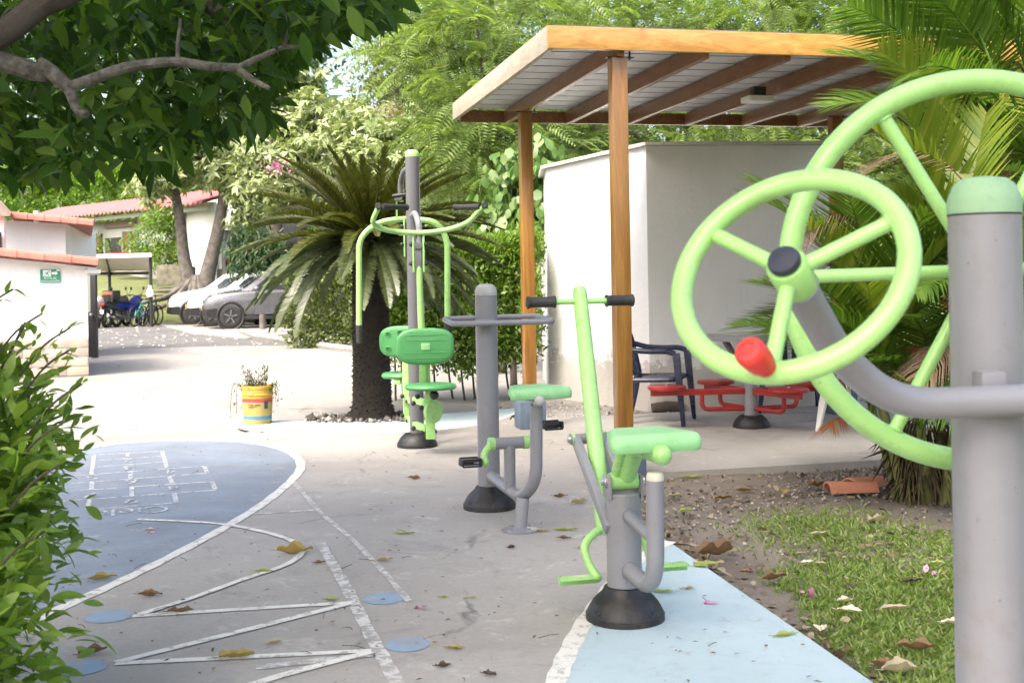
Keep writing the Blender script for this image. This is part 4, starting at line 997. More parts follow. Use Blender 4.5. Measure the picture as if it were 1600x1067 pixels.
# ---- cycad
def frond_mesh(name, L, npair, ll, wd, curve, vee, m, rach_m, rr=.012, twist=0, gap=.12, seed=0, droopl=.12, fold=0.0):
    """a palm or cycad frond along +X that bends down by its curve; leaflets in a V either side"""
    rng = np.random.default_rng(seed); V, T = [], []
    def pt(s):
        a = curve[0] + (curve[1] - curve[0]) * s; return a
    # integrate the midrib
    n = 24; mid = [np.zeros(3)]; tan = []
    for i in range(n):
        a = pt(i / n); t = np.array([math.cos(a), 0, math.sin(a)]); tan.append(t); mid.append(mid[-1] + t * L / n)
    tan.append(tan[-1]); mid = np.array(mid); tan = np.array(tan)
    for i in range(n):
        o = len(V); r0 = rr * (1 - .85 * i / n); r1 = rr * (1 - .85 * (i + 1) / n); up = np.array([-tan[i][2], 0, tan[i][0]])
        V += [mid[i] + np.array([0, r0, 0]), mid[i] - np.array([0, r0, 0]), mid[i + 1] + np.array([0, r1, 0]), mid[i + 1] - np.array([0, r1, 0]), mid[i] - up * r0, mid[i + 1] - up * r1]
        T += [[o, o + 2, o + 1], [o + 1, o + 2, o + 3], [o, o + 4, o + 2], [o + 4, o + 5, o + 2], [o + 1, o + 3, o + 4], [o + 4, o + 3, o + 5]]
    for k in range(npair):
        s = gap + (1 - gap) * (k + .5) / npair; f_ = s * n; i = min(n - 1, int(f_)); p = mid[i] + (mid[i + 1] - mid[i]) * (f_ - i); t = tan[i]; up = np.array([-t[2], 0, t[0]])
        l = ll * max(.18, math.sin(math.pi * min(1, .12 + .86 * (s - gap) / (1 - gap))) ** .55) * rng.uniform(.9, 1.08)
        for sd in (-1, 1):
            side = np.array([0, sd, 0.0]); sweep = .45 + .55 * s
            dr = side * math.cos(vee) + up * math.sin(vee) + t * sweep + rng.normal(size=3) * .06; dr /= np.linalg.norm(dr)
            nr = np.cross(dr, t); nr /= np.linalg.norm(nr) + 1e-6; wv = t * .9 - dr * np.dot(t, dr) * .9; wv /= np.linalg.norm(wv) + 1e-6
            p1 = p + dr * l * .5 + np.array([0, 0, -droopl * l * .25]); p2 = p + dr * l + np.array([0, 0, -droopl * l]) + rng.normal(size=3) * .01 * l
            o = len(V); V += [p - wv * wd * .4, p + wv * wd * .4, p1 - wv * wd * .5, p1 + wv * wd * .5, p2]
            T += [[o, o + 2, o + 1], [o + 1, o + 2, o + 3], [o + 2, o + 4, o + 3]]
    V = np.array(V); o = tri_mesh(name, V, T, m); return o
cy_c = G(582, 654); ccz = P(562, 374, cy_c.y).z
cy = thing('cycad', 'cycad with dark scaly trunk and a full crown of arching fronds', 'palm', cy_c)
mb = MB(); rngc = random.Random(3); nseg = 46
prof = [(.235, 0), (.21, .06), (.185, .15), (.175, .5), (.172, 1.0), (.165, 1.4), (.13, ccz - .02), (.05, ccz + .06)]
tk = obj('trunk', MB().lathe(prof, cy_c, n=26), mat('cycad_trunk', (.014, .010, .007), .95, .5, 14, bmp=1.0, bscale=40), cy)
sb = MB()
for i in range(520):
    z = .04 + (ccz - .1) * (i / 520); q = i * 2.399; rr_ = np.interp(z, [p[1] for p in prof], [p[0] for p in prof]); d = Vector((math.cos(q), math.sin(q), 0))
    p = cy_c + d * (rr_ - .01) + UP * z; L_ = rngc.uniform(.018, .034); sdv = Vector((-d.y, d.x, 0)) * rngc.uniform(.014, .022)
    sb.add([p - sdv, p + sdv, p + UP * .03, p + d * L_ + UP * rngc.uniform(.0, .025)], [(0, 1, 3), (1, 2, 3), (2, 0, 3)])
tag(obj('leaf_scars', sb, mat('cycad_scales', (.018, .013, .009), .95, .5, 20), tk, False), kind='stuff')
fm = [frond_mesh('frond', 1.24, 98, .122, .0125, (c0, c1), .5, LM['cycad'] if i < 3 else LM['cycad_low'], None, .013, seed=i, droopl=.10) for i, (c0, c1) in enumerate([(.15, -.55), (.2, -.4), (.1, -.75), (.12, -.6), (.15, -.85)])]
for o in fm: COL.objects.unlink(o)
cc0 = cy_c + UP * (ccz - .02); nf = 135
for k in range(nf):
    u = (k + .5) / nf; el = math.radians(68 - 94 * u ** .85 + rngc.uniform(-6, 6)); az = k * 2.39996 + rngc.uniform(-.15, .15)
    src = fm[rngc.choice((0, 1, 1))] if u < .3 else (fm[rngc.choice((0, 2))] if u < .62 else fm[rngc.choice((3, 4))])
    c = link_copy(src, cy, (cc0 - cy_c) + Vector((math.cos(az), math.sin(az), 0)) * .07, (rngc.uniform(-.25, .25), -el, az), rngc.uniform(.92, 1.08) * (.80 + .17 * min(1, u * 1.8)), 'frond')
lf_ = fm[0]

# ---- areca palms on the right
pf = [frond_mesh('frond', 1.55, 46, .44, .023, (.25, -.95), .35, LM['palm'], None, .012, seed=21, droopl=.35, gap=.22),
      frond_mesh('frond', 1.35, 42, .40, .022, (.15, -1.3), .25, LM['palm'], None, .011, seed=22, droopl=.55, gap=.22),
      frond_mesh('frond', 1.25, 40, .42, .023, (.3, -.5), .55, LM['palm_yellow'], None, .011, seed=23, droopl=.2, gap=.2),
      frond_mesh('frond', 1.1, 26, .34, .013, (.0, -1.9), .1, LM['dry'], None, .010, seed=24, droopl=1.1, gap=.2),
      frond_mesh('frond', 1.0, 24, .36, .022, (-.1, -1.2), .1, LM['rust'], None, .010, seed=25, droopl=.7, gap=.2)]
for o in pf: COL.objects.unlink(o)
def areca(label, base, stems, fr, seed, extra=()):
    rg = random.Random(seed); t = thing('areca_palm', label, 'palm', base)
    tops = []
    for k in range(stems):
        q = 2 * math.pi * k / stems + rg.uniform(-.3, .3); b = Vector(base) + Vector((math.cos(q), math.sin(q), 0)) * rg.uniform(.06, .22)
        h = rg.uniform(.45, 1.05); tp = b + Vector((math.cos(q) * .18, math.sin(q) * .18, h)); tops.append(tp)
        obj('stem', MB().tube(spline([b - UP * .08, b.lerp(tp, .5) + Vector((0, 0, .02)), tp], 4), [.034 - .001 * i for i in range(9)], 9), mat('palm_stem', (.16, .17, .05), .6, .3, 12), t)
    for (az, el, kind, s, zo) in fr:
        tp = rg.choice(tops); loc = Vector((tp.x, tp.y, tp.z + zo)) - Vector(base)
        link_copy(pf[kind], t, loc, (rg.uniform(-.5, .5), -math.radians(el), math.radians(az)), s, 'frond')
    for (loc, az, el, kind, s, roll) in extra:
        link_copy(pf[kind], t, loc - Vector(base), (roll, -math.radians(el), math.radians(az)), s, 'frond')
    sk = np.random.default_rng(seed); n = 600
    q = sk.uniform(0, 6.28, n); rr_ = sk.uniform(.06, .20, n); z = sk.uniform(.10, .5, n)
    pos = np.stack([base[0] + np.cos(q) * rr_, base[1] + np.sin(q) * rr_, base[2] + z], 1)
    dd = np.stack([np.cos(q) * .5 + sk.normal(size=n) * .25, np.sin(q) * .5 + sk.normal(size=n) * .25, -1 + sk.normal(size=n) * .3], 1)
    tag(leaf_field('dead_leaf_skirt', pos, dd, np.stack([np.cos(q), np.sin(q), np.ones(n) * .3], 1), sk.uniform(.12, .28, n), T_STRAP, LM['skirt'], t), kind='stuff')
    return t
rg = random.Random(5); fr = []
for k in range(40):
    az = k * 137.5 + rg.uniform(-14, 14); w_l = abs((az % 360) - 180) < 50; fr.append((az, rg.uniform(52, 84) if w_l else rg.uniform(28, 82), rg.choice((0, 0, 1, 1, 2, 2)), rg.uniform(.6, .78) if w_l else rg.uniform(.72, 1.0), rg.uniform(-.2, .25)))
fr += [(200, 62, 2, 1.0, .45), (190, 72, 2, 1.0, .5), (215, 38, 4, .5, -.1), (150, 30, 3, .6, .6), (195, 62, 3, .75, .75), (240, 38, 3, .6, .3), (225, 45, 4, .5, .1), (250, 30, 4, .5, .2), (235, 45, 1, .7, .0), (200, 60, 1, .7, .1), (260, 45, 1, .7, -.1), (215, 52, 0, .65, .1), (190, 66, 1, .85, .15), (180, 58, 1, .78, .3), (205, 70, 0, .85, .3), (195, 50, 1, .72, -.05), (175, 72, 0, .8, .45), (210, 62, 2, .8, .1), (185, 46, 3, .62, .75), (200, 40, 3, .6, .9), (205, 48, 4, .42, .1), (230, 42, 4, .42, .15), (215, 55, 4, .42, .1), (245, 35, 2, .5, .0)]
ab = G(1452, 782, -.05)
areca('clumping areca palm with rusty dead fronds beside the bare soil', ab, 8, fr, 31)
rg = random.Random(8)
areca('taller areca palm behind the near grey post', Vector((3.55, 7.6, -.05)), 7, [(k * 137.5, rg.uniform(35, 80), rg.choice((0, 0, 1, 2)), rg.uniform(.75, 1.05), rg.uniform(.5, 1.3)) for k in range(30)] + [(180, 76, 0, 1.2, 1.3), (190, 84, 0, 1.3, 1.4), (215, 66, 2, 1.1, 1.2)], 32, [(P(1540, 165, 7.3), 183, 42, 0, .78, .9), (P(1550, 160, 7.4), 178, 62, 0, .9, .7), (P(1560, 150, 7.2), 170, 70, 0, .95, .5), (P(1590, 170, 7.3), 190, 55, 0, .9, .6), (P(1600, 200, 7.2), 200, 40, 1, .9, .5), (P(1540, 260, 7.2), 185, 50, 2, .8, .6)])
rg = random.Random(9)
areca('areca palm rising behind the shelter post on the right', Vector((4.2, 9.6, -.02)), 6, [(k * 137.5, rg.uniform(30, 80), rg.choice((0, 1, 1, 2)), rg.uniform(.75, 1.0), rg.uniform(.3, 1.2)) for k in range(26)], 33)
ptb = P(1507, 60, 9.3)
pt_ = thing('slender_palm', 'slender grey ringed palm trunk rising above the shelter roof', 'palm', (ptb.x, 9.3, -.05))
obj('trunk', MB().lathe([(.055 if i % 2 else .050, i * .09) for i in range(62)], (ptb.x, 9.3, -.05), n=16), mat('ringed_trunk', (.13, .125, .10), .8, .35, 9), pt_)
for k in range(12):
    link_copy(pf[0], pt_, (0, 0, 5.5), (0, -math.radians(rg.uniform(10, 75)), k * 2.4), 1.5, 'frond')
# ---------------------------------------------------------------- background trees, hedges
def B_(px, py, Y, r): return (tuple(P(px, py, Y)), r)
def gz(x, y): return hgt(x, y)
def base_at(px, Y):
    a, b = ray(px, 440); return Vector((a * Y, Y, hgt(a * Y, Y) - .05))
# twin-trunked tree on the bank
tb = P(308, 452, 42); tb.z = hgt(tb.x, tb.y) - .1
rng = np.random.default_rng(41)
tt = thing('twin_trunk_tree', 'old grey twin-trunked tree with spreading roots on the grass bank', 'tree', tb)
for a, b_2, c_2, d_2, r0 in (((296, 440), (287, 400), (282, 350), (272, 290), .36), ((322, 440), (330, 405), (343, 350), (352, 290), .42)):
    g = spline([tb + Vector(((a[0] - 308) * .018, 0, 0)), P(*a, 42), P(*b_2, 42), P(*c_2, 42), P(*d_2, 42)], 5); k = len(g); r0 *= .72
    obj('trunk', MB().tube(g, [r0 * (1.5 - .9 * (i / (k - 1)) ** .4) for i in range(k)], 12), M['bark_grey'], tt)
for k in range(13):
    q = math.radians(-175 + 350 * k / 12); L_ = rng.uniform(1.0, 2.1); d = Vector((math.cos(q), math.sin(q) * .7 - .25, 0))
    e = tb + d * L_; e.z = hgt(e.x, e.y) + .02; m_ = tb + d * (L_ * .45); m_.z = hgt(m_.x, m_.y) + .16
    obj('root', MB().tube(spline([tb + d * .1 + UP * .75, m_, e], 5), [.14 - .010 * i for i in range(11)], 7), M['bark_grey'], tt)
branches(tt, P(276, 300, 42), [P(220, 250, 42), P(260, 230, 42), P(310, 240, 42)], .13, M['bark_grey'], rng)
branches(tt, P(350, 300, 42), [P(330, 240, 42), P(400, 250, 41.5), P(440, 280, 41)], .13, M['bark_grey'], rng)
pos, out, cc = blob_points([B_(235, 285, 41.5, (1.1, 1.0, .7)), B_(300, 255, 42, (1.5, 1.3, .8)), B_(370, 260, 41.5, (1.4, 1.3, .8)), B_(415, 300, 41, (1.3, 1.2, .9)), B_(340, 225, 42, (1.6, 1.4, .8)), B_(385, 345, 41, (.5, .6, .35))], 300, 6, .22, rng, .45)
d, up = orient(out, rng, .35, .25, .5, .35)
leaf_field('crown', pos, d, up, .34 * rng.uniform(.7, 1.2, len(pos)), T_WHORL, LM['pale'], tt)
GP = 'pale leafed trees behind the cycad'
tree('pale_leafed_tree', 'pale variegated tree above the cycad crown, left of the bare gap of sky', base_at(470, 30), [base_at(470, 30), P(472, 380, 30), P(480, 230, 30)], .16, .08,
     [B_(430, 205, 30, (1.0, 1.0, .7)), B_(500, 195, 30, (1.2, 1.0, .7)), B_(455, 130, 31, (.9, .9, .6)), B_(520, 245, 29, (1.2, 1.0, .7)), B_(430, 255, 29, (.9, .9, .6)), B_(470, 290, 29, (1.4, 1.0, .7))], 340, 6, .15, .27, T_WHORL, LM['pale'], M['bark_grey'], 42, droop=.2, outw=.3, rnd=.45, upj=.3)
tree('pale_leafed_tree', 'pale variegated tree directly behind the top of the chest press post', base_at(640, 27), [base_at(640, 27), P(640, 380, 27), P(630, 250, 27)], .14, .07,
     [B_(580, 205, 27, (1.0, 1.0, .6)), B_(650, 230, 27, (1.1, 1.0, .7)), B_(700, 255, 26, (.9, .9, .7)), B_(600, 260, 26, (1.1, .9, .6)), B_(690, 170, 27, (.7, .7, .6))], 300, 6, .14, .25, T_WHORL, LM['pale'], M['bark_grey'], 43, droop=.2, outw=.3, rnd=.45, upj=.3)
tree('slim_tree', 'slim tree with thin pale trunk and small olive leaves against the sky', base_at(628, 28), [base_at(628, 28), P(630, 300, 28), P(626, 200, 28), P(618, 120, 28)], .09, .05,
     [B_(600, 105, 28, (.95, .9, .7)), B_(650, 110, 28, (.8, .8, .8)), B_(620, 70, 28, (.7, .7, .5)), B_(585, 150, 28, (.55, .6, .5))], 300, 9, .16, .15, T_DIAM, leafmat('olive_leaf', [(.10, .13, .05), (.15, .18, .07), (.22, .24, .12)], .3, .5), M['bark_grey'], 44, nl=7)
tree('dark_crowned_tree', 'dark green tree far behind the hanging boughs', base_at(430, 38), [base_at(430, 38), P(430, 300, 38), P(430, 120, 38)], .3, .15,
     [B_(440, 50, 38, (1.7, 1.6, 1.2)), B_(370, 40, 38, (2.0, 1.8, 1.4)), B_(480, 85, 38, (.8, .9, .55)), B_(480, 20, 38, (.9, .9, .6)), B_(280, 60, 39, (2.2, 2, 1.6))], 520, 9, .26, .26, T_DIAM, LM['dark'], M['bark'], 45)
# feathery-leaved trees behind the shelter
GF = 'feathery trees behind the shelter'
def fern(label, bx, Y, blobs, ncl, seed):
    b = base_at(bx, Y)
    return tree('feathery_tree', label, b, [b, b + Vector((.1, 0, 1.6)), b + Vector((-.1, .1, 3.0)), b + Vector((.1, 0, 4.2))], .11, .06, blobs, int(ncl * 1.7), 3, .25, .46, T_PIN, LM['fern'], M['bark_grey'], seed, None, outw=.75, droop=.22, rnd=.45, upj=.35, shell=.3, nl=9)
fern('feathery leafed tree left of the shelter roof', 775, 16.5, [B_(720, 95, 16.5, (1.0, 1.0, .75)), B_(745, 200, 16, (.8, .8, .6)), B_(700, 260, 16.5, (.55, .7, .4)), B_(790, 245, 16, (.75, .7, .5)), B_(800, 40, 17, (1.0, 1.0, .6)), B_(690, 30, 17, (.6, .8, .6))], 300, 51)
fern('feathery leafed tree showing above the middle of the shelter roof', 1080, 18.5, [B_(920, 40, 18.5, (1.1, 1.2, .8)), B_(1060, 20, 18.5, (1.2, 1.2, .8)), B_(1000, 205, 18, (1.4, 1.0, .55)), B_(1150, 215, 18, (1.3, 1.0, .5)), B_(860, 250, 18, (.8, .8, .6))], 330, 52)
fern('feathery leafed tree above the right end of the shelter roof', 1320, 17.5, [B_(1200, 30, 17.5, (1.1, 1.1, .7)), B_(1320, 40, 17.5, (1.1, 1.1, .8)), B_(1300, 220, 17, (1.1, 1.0, .6)), B_(1420, 80, 17, (1.1, 1.1, 1.0))], 300, 53)
fern('feathery leafed tree behind the palms at the right edge', 1560, 16.5, [B_(1500, 60, 16.5, (1.0, 1.0, .9)), B_(1600, 120, 16.5, (1.0, 1.0, 1.2)), B_(1520, 300, 16, (1.1, 1.0, .9)), B_(1420, 330, 16, (.8, .8, .9))], 260, 54)
LM['mid'] = leafmat('mid_green_leaf', [(.03, .065, .014), (.055, .11, .022), (.09, .16, .035), (.14, .22, .06)], .32, .45)
for lab, bx_, Y_, bl, sd_ in [('mid green broad leafed tree behind the left corner of the shelter roof', 850, 21, [B_(830, 90, 21, (1.1, 1, 1.0)), B_(900, 150, 21, (1.0, 1, .9)), B_(760, 170, 21, (.9, 1, .8)), B_(840, 0, 21, (.9, 1, .6))], 56),
                              ('mid green broad leafed tree behind the right part of the shelter roof', 1180, 21.5, [B_(1130, 60, 21.5, (1.3, 1, .9)), B_(1260, 90, 21.5, (1.2, 1, 1.0)), B_(1010, 110, 21.5, (1.1, 1, .8)), B_(1180, 190, 21, (1.6, 1, .8)), B_(1370, 150, 21, (1.0, 1, 1.2))], 57)]:
    b = base_at(bx_, Y_)
    tree('broad_leafed_tree', lab, b, [b, b + Vector((.1, 0, 1.8)), b + Vector((-.1, .1, 3.4)), b + Vector((.1, 0, 4.8))], .14, .07, bl, 420, 9, .20, .15, T_DIAM, LM['mid'], M['bark_grey'], sd_, droop=.35, shell=.35, nl=10)
# vine with big hanging leaves
vb = base_at(800, 14.6)
tree('hanging_vine', 'curtain of large pale hanging leaves left of the white block', vb, [vb, vb + Vector((0, 0, 1.2)), vb + Vector((.05, 0, 2.6))], .05, .03,
     [B_(795, 300, 14.5, (.32, .30, .55)), B_(835, 330, 14.4, (.22, .3, .5)), B_(785, 360, 14.5, (.22, .3, .28)), B_(840, 250, 14.6, (.25, .3, .35))], 230, 5, .09, .165, T_ROUND, LM['vine'], M['bark'], 55, cat='plant', outw=.35, droop=1.3, rnd=.3, upj=.4, crown='foliage', trunkname='stem', nl=3)
# hedges
def hedge(label, x0, x1, y0, y1, z0, z1, n, size, lm, seed, stems, tmpl=T_DIAM, bulge=.08, cl=.05):
    rng = np.random.default_rng(seed); t = thing('hedge', label, 'hedge', ((x0 + x1) / 2, (y0 + y1) / 2, z0 if stems == 0 else 0))
    ncl = n // 5; u = rng.random((ncl, 3)); fc_ = rng.random(ncl)
    u[fc_ < .45, 1] = rng.random((fc_ < .45).sum()) * .12                # most leaves sit on the outer faces
    u[(fc_ >= .45) & (fc_ < .75), 2] = 1 - rng.random(((fc_ >= .45) & (fc_ < .75)).sum()) * .12
    cpt = np.stack([x0 + (x1 - x0) * u[:, 0], y0 + (y1 - y0) * u[:, 1], z0 + (z1 - z0) * u[:, 2]], 1)
    cpt += np.stack([np.zeros(ncl), bulge * np.sin(cpt[:, 0] * 5.1 + cpt[:, 2] * 3), bulge * np.sin(cpt[:, 0] * 3.7) + rng.normal(size=ncl) * bulge * .5], 1)
    pos = np.repeat(cpt, 5, 0) + rng.normal(size=(ncl * 5, 3)) * cl
    out = norm(np.repeat(np.stack([u[:, 0] - .5, (u[:, 1] - .5) * 2, (u[:, 2] - .3) * 2], 1), 5, 0))
    d, up = orient(out, rng, .7, -.2, .6, .6)
    leaf_field('foliage', pos, d, up, size * rng.uniform(.6, 1.3, len(pos)), tmpl, lm, t)
    for k in range(stems):
        x = x0 + (x1 - x0) * (k + rng.uniform(.1, .9)) / stems; y = (y0 + y1) / 2 + rng.uniform(-.12, .12)
        obj('stem', MB().tube(spline([(x, y, -.05), (x + rng.uniform(-.05, .05), y, .35), (x + rng.uniform(-.1, .1), y, z0 + .5)], 4), [.013, .013, .012, .012, .011, .011, .010, .010, .009], 6), M['bark'], t)
    return t
hedge('bright unclipped hedge on thin stems left of the white block', -1.50, .25, 12.7, 13.4, .42, 1.70, 26000, .075, LM['hedge'], 61, 14, T_DIAM, .07, .06)
hedge('clipped olive hedge right of the parked cars', -4.5, -1.6, 23.6, 24.6, .0, 1.42, 15000, .10, leafmat('olive_hedge_leaf', [(.07, .10, .02), (.10, .14, .03), (.16, .19, .05)], .25, .5), 63, 0, T_DIAM, .05, .06)
hedge('tall bright hedge behind the pink roofed building', -29.5, -16.5, 60.0, 61.5, 2.2, 7.2, 16000, .30, LM['bright'], 64, 0, T_DIAM, .25, .18)
# bushes round the far building
bb = base_at(250, 45.5)
tree('round_bush', 'round bright green bush in front of the pink roofed building', bb, [bb, bb + Vector((0, 0, .8)), bb + Vector((0, 0, 1.8))], .07, .04,
     [B_(250, 372, 45.5, (1.0, .9, .9)), B_(250, 340, 45.5, (.7, .7, .6)), B_(258, 398, 45.4, (.9, .8, .6))], 420, 8, .14, .16, T_DIAM, LM['hedge'], M['bark'], 65, cat='bush', crown='foliage', trunkname='stem')
bb = base_at(400, 37.5)
tree('drooping_bush', 'dark drooping long leafed bush behind the parked cars', bb, [bb, bb + Vector((0, 0, .8)), bb + Vector((0, 0, 1.9))], .07, .04,
     [B_(395, 385, 37.5, (.75, .7, .6)), B_(425, 395, 37.2, (.6, .6, .5)), B_(400, 415, 37.2, (.7, .6, .35))], 260, 9, .16, .30, T_LONG, LM['dark'], M['bark'], 66, cat='bush', crown='foliage', trunkname='stem', droop=.7)
for i, (px_, py_, Y_, lab) in enumerate([(112, 362, 49, 'small pale shrub beside the dark window of the pink roofed building'), (152, 385, 48, 'small shrub below the striped window left of the doorway'), (206, 380, 47, 'small shrub right of the doorway of the pink roofed building')]):
    bb = base_at(px_, Y_); bb.z = P(px_, 410, Y_).z
    tree('potted_shrub', lab, bb, [bb, bb.lerp(P(px_, py_, Y_), .6), P(px_, py_, Y_)], .03, .02, [B_(px_, py_, Y_, (.42, .35, .45))], 60, 8, .10, .13, T_DIAM, LM['hedge'] if i else LM['pale'], M['bark'], 70 + i, cat='shrub', crown='foliage', trunkname='stem', nl=2)
# far wood closing the view, open to the sky in one gap
rng = np.random.default_rng(80); n = 9000
px = rng.uniform(-700, 2300, n); top = np.interp(px, [-700, 450, 500, 535, 575, 600, 680, 2300], [-150, -120, 60, 262, 275, 90, -80, -120])
py = top + (420 - top) * rng.random(n); YY = rng.uniform(66, 84, n)
pos = np.array([P(a, b, y) for a, b, y in zip(px, py, YY)])
pos = np.repeat(pos, 3, 0) + rng.normal(size=(n * 3, 3)) * .5
d, up = orient(norm(rng.normal(size=(n * 3, 3)) + np.array([0, -1, .3])), rng, .4, .3, .7, .6)
tag(leaf_field('far_wood', pos, d, up, 1.15 * rng.uniform(.6, 1.3, n * 3), T_DIAM, leafmat('far_wood_leaf', [(.035, .07, .018), (.06, .11, .028), (.10, .16, .045), (.16, .21, .08)], .3, .6)), 'distant wooded hillside closing the view', 'wood', None, 'stuff')

# pink blossom sprays among the pale trees
for px_, py_, Y_, lab in [(605, 178, 26.3, 'pink blossom spray among the pale leaves, the higher one'), (432, 262, 27.8, 'pink blossom spray low beside the cycad fronds')]:
    c = np.array(P(px_, py_, Y_)); rg_ = np.random.default_rng(int(px_)); pos = c + rg_.normal(size=(70, 3)) * np.array([.16, .12, .10])
    d, up = orient(norm(rg_.normal(size=(70, 3))), rg_, .8, 0, .4, .5)
    tag(leaf_field('blossom', pos, d, up, .09 * rg_.uniform(.7, 1.3, 70), T_ROUND, LM['pink']), lab, 'blossom', None, 'stuff')

# straggly plant in the bucket
rng = np.random.default_rng(90); 
for k in range(16):
    q = rng.uniform(0, 6.28); r0 = rng.uniform(.02, .12); b0 = bc + Vector((math.cos(q) * r0, math.sin(q) * r0, .32)); L_ = rng.uniform(.08, .22)
    hang = k > 11
    e = b0 + Vector((math.cos(q) * (.10 if hang else .04) , math.sin(q) * .04, L_ * (1 - .2 * hang)))
    if hang: 
        sx = 1 if k % 2 else -1; b0 = bc + Vector((sx * .11, -.04, .32)); m1 = bc + Vector((sx * (.17 + .02 * (k % 3)), -.06, .36)); e = bc + Vector((sx * (.18 + .03 * (k % 3)), -.07, .10 if sx < 0 else .20))
        g = spline([b0, m1, e], 5)
    else: g = spline([b0, b0.lerp(e, .5) + Vector((rng.normal() * .015, 0, 0)), e], 5)
    obj('twig', MB().tube(g, .0022, 5), M['bark'], bu)
    n_ = 30; pp_ = np.array([g[int(i * (len(g) - 1) / (n_ - 1))] for i in range(n_)]) + rng.normal(size=(n_, 3)) * .016
    leaf_field('leaves', pp_, norm(rng.normal(size=(n_, 3)) + np.array([0, 0, .3])), rng.normal(size=(n_, 3)) * .4 + np.array([0, 0, 1]), .032 * rng.uniform(.6, 1.4, n_), T_DIAM, LM['straw'], bu)
# ---------------------------------------------------------------- left-hand buildings
def verge_tiles(parent, a, b, n, w_=.16):
    """row of overlapping pink verge tiles from a to b"""
    a = Vector(a); b = Vector(b); d = (b - a) / n; dn = d.normalized(); side = dn.cross(UP).normalized(); upv = side.cross(dn)
    for k in range(n):
        p0 = a + d * k - dn * .03; p1 = a + d * (k + 1); rings = []
        for p, s in ((p0, .92), (p1, 1.04)):
            rings.append([p + side * (x * w_ * s) + upv * (z * .085 * s) for x, z in ((-.5, -.75), (-.5, 0), (-.42, .42), (-.2, .58), (.2, .58), (.42, .42), (.5, 0), (.5, -.75))])
        obj('verge_tile', MB().loft(rings), M['pink_tile'], parent, ang=50)
sd = thing('white_shed', 'low white shed with pink verge tiles and a green evacuation sign', 'building', (-7.4, 18.2, 0))
ca = P(136, 418, 17.4); left_dir = Vector((-.94, -.34, 0)); back_dir = Vector((-.34, .94, 0))
za, zb = 1.57, 1.57 + .127 * 3.6
A0 = Vector((ca.x, ca.y, 0)); A1 = A0 + left_dir * 3.6
wall_between('wall', A1, A0, zb, za, M['white'], sd)
wall_between('wall', A0, A0 + back_dir * 3.0, za, za, M['white'], sd)
e_r = P(153, 408, 17.3); e_l = e_r + left_dir * 4.0 + UP * (.118 * 4.0)
verge_tiles(sd, e_l, e_r, 11)
rf = MB(); q = back_dir * 3.2; dn_ = UP * .05
rf.add([e_r - dn_, e_l - dn_, e_l + q - dn_, e_r + q - dn_, e_r + UP * .02, e_l + UP * .02, e_l + q + UP * .02, e_r + q + UP * .02], [(0, 1, 2, 3), (4, 5, 6, 7), (0, 1, 5, 4), (1, 2, 6, 5), (2, 3, 7, 6), (3, 0, 4, 7)])
obj('roof', rf, M['pink_tile'], sd, False)
obj('eave_soffit', MB().bar(A0 + UP * (za - .06) + left_dir * -.08 - back_dir * .04, A0 + UP * (za - .06) + left_dir * -.08 + back_dir * 3, .22, .05), M['white_smooth'], sd, False)
# tiled plinth: rows of beige wall tiles, each a piece
cols = [(.42, .34, .27), (.50, .42, .34), (.36, .31, .27)]
tm = [mat('wall_tile_%d' % i, c, .45, .12, 8) for i, c in enumerate(cols)]
nrm = Vector((.34, -.94, 0))
for rrow in range(4):
    for k in range(5):
        L_ = .30; x = L_ * (k + .5) + (.0 if rrow % 2 == 0 else -.12)
        if x < .15: x = .13; L_ = .24
        p = A0 + left_dir * x + nrm * .008 + UP * (.06 + rrow * .135)
        obj('wall_tile', MB().box(p, (L_ - .008, .022, .127), (left_dir, nrm, UP)), tm[(rrow + k * 2) % 3], sd, bevel=.003)
# evacuation sign
s0 = P(78, 431, 17.0); off = (s0 - A0).dot(left_dir)
sg_c = A0 + left_dir * off + nrm * .018 + UP * s0.z
sx_ = -left_dir
sg = thing('evacuation_sign', 'green evacuation route sign with running figure and arrow on the shed wall', 'sign', sg_c)
SM = {'g': mat('sign_green', (.03, .26, .17), .5, .08, 10), 'w': mat('sign_white', (.78, .8, .78), .5, .03, 10)}
SWd, SHt = .275, .195
obj('panel', MB().box(sg_c, (SWd, .006, SHt), (sx_, nrm, UP)), SM['g'], sg)
def SP(u, v, d=.005): return sg_c + sx_ * ((u - .5) * SWd) + UP * ((.5 - v) * SHt) + nrm * d
def flat(name, pts, m, d=.005):
    b = MB(); b.add([SP(u, v, d) for u, v in pts], [tuple(range(len(pts)))]); return obj(name, b, m, sg, False)
flat('pictogram_field', [(.14, .06), (.53, .06), (.53, .53), (.14, .53)], SM['w'])
flat('arrow', [(.56, .22), (.74, .22), (.74, .13), (.87, .30), (.74, .46), (.74, .38), (.56, .38)], SM['w'])
flat('corner_label', [(.80, .03), (.985, .03), (.985, .15), (.80, .15)], SM['w'])
mbp = MB()
for pts in ([(.36, .20), (.43, .23), (.36, .34), (.29, .31)], [(.29, .31), (.36, .34), (.42, .40), (.45, .49), (.42, .50), (.37, .41)], [(.29, .31), (.34, .35), (.30, .43), (.20, .50), (.19, .47), (.27, .41)],
            [(.36, .20), (.27, .22), (.21, .27), (.23, .29), (.29, .25)], [(.42, .22), (.47, .29), (.51, .27), (.50, .25), (.47, .26)], [(.43, .10), (.47, .12), (.48, .16), (.44, .19), (.40, .17), (.40, .13)]):
    mbp.add([SP(u, v, .007) for u, v in pts], [tuple(range(len(pts)))])
obj('running_figure', mbp, SM['g'], sg, False)
lay_text('lettering', 'RUTA DE', SP(.20, .74), SP(.80, .74), SP(.20, .58), SP(.80, .58), SM['w'], sg, nrm * .001)
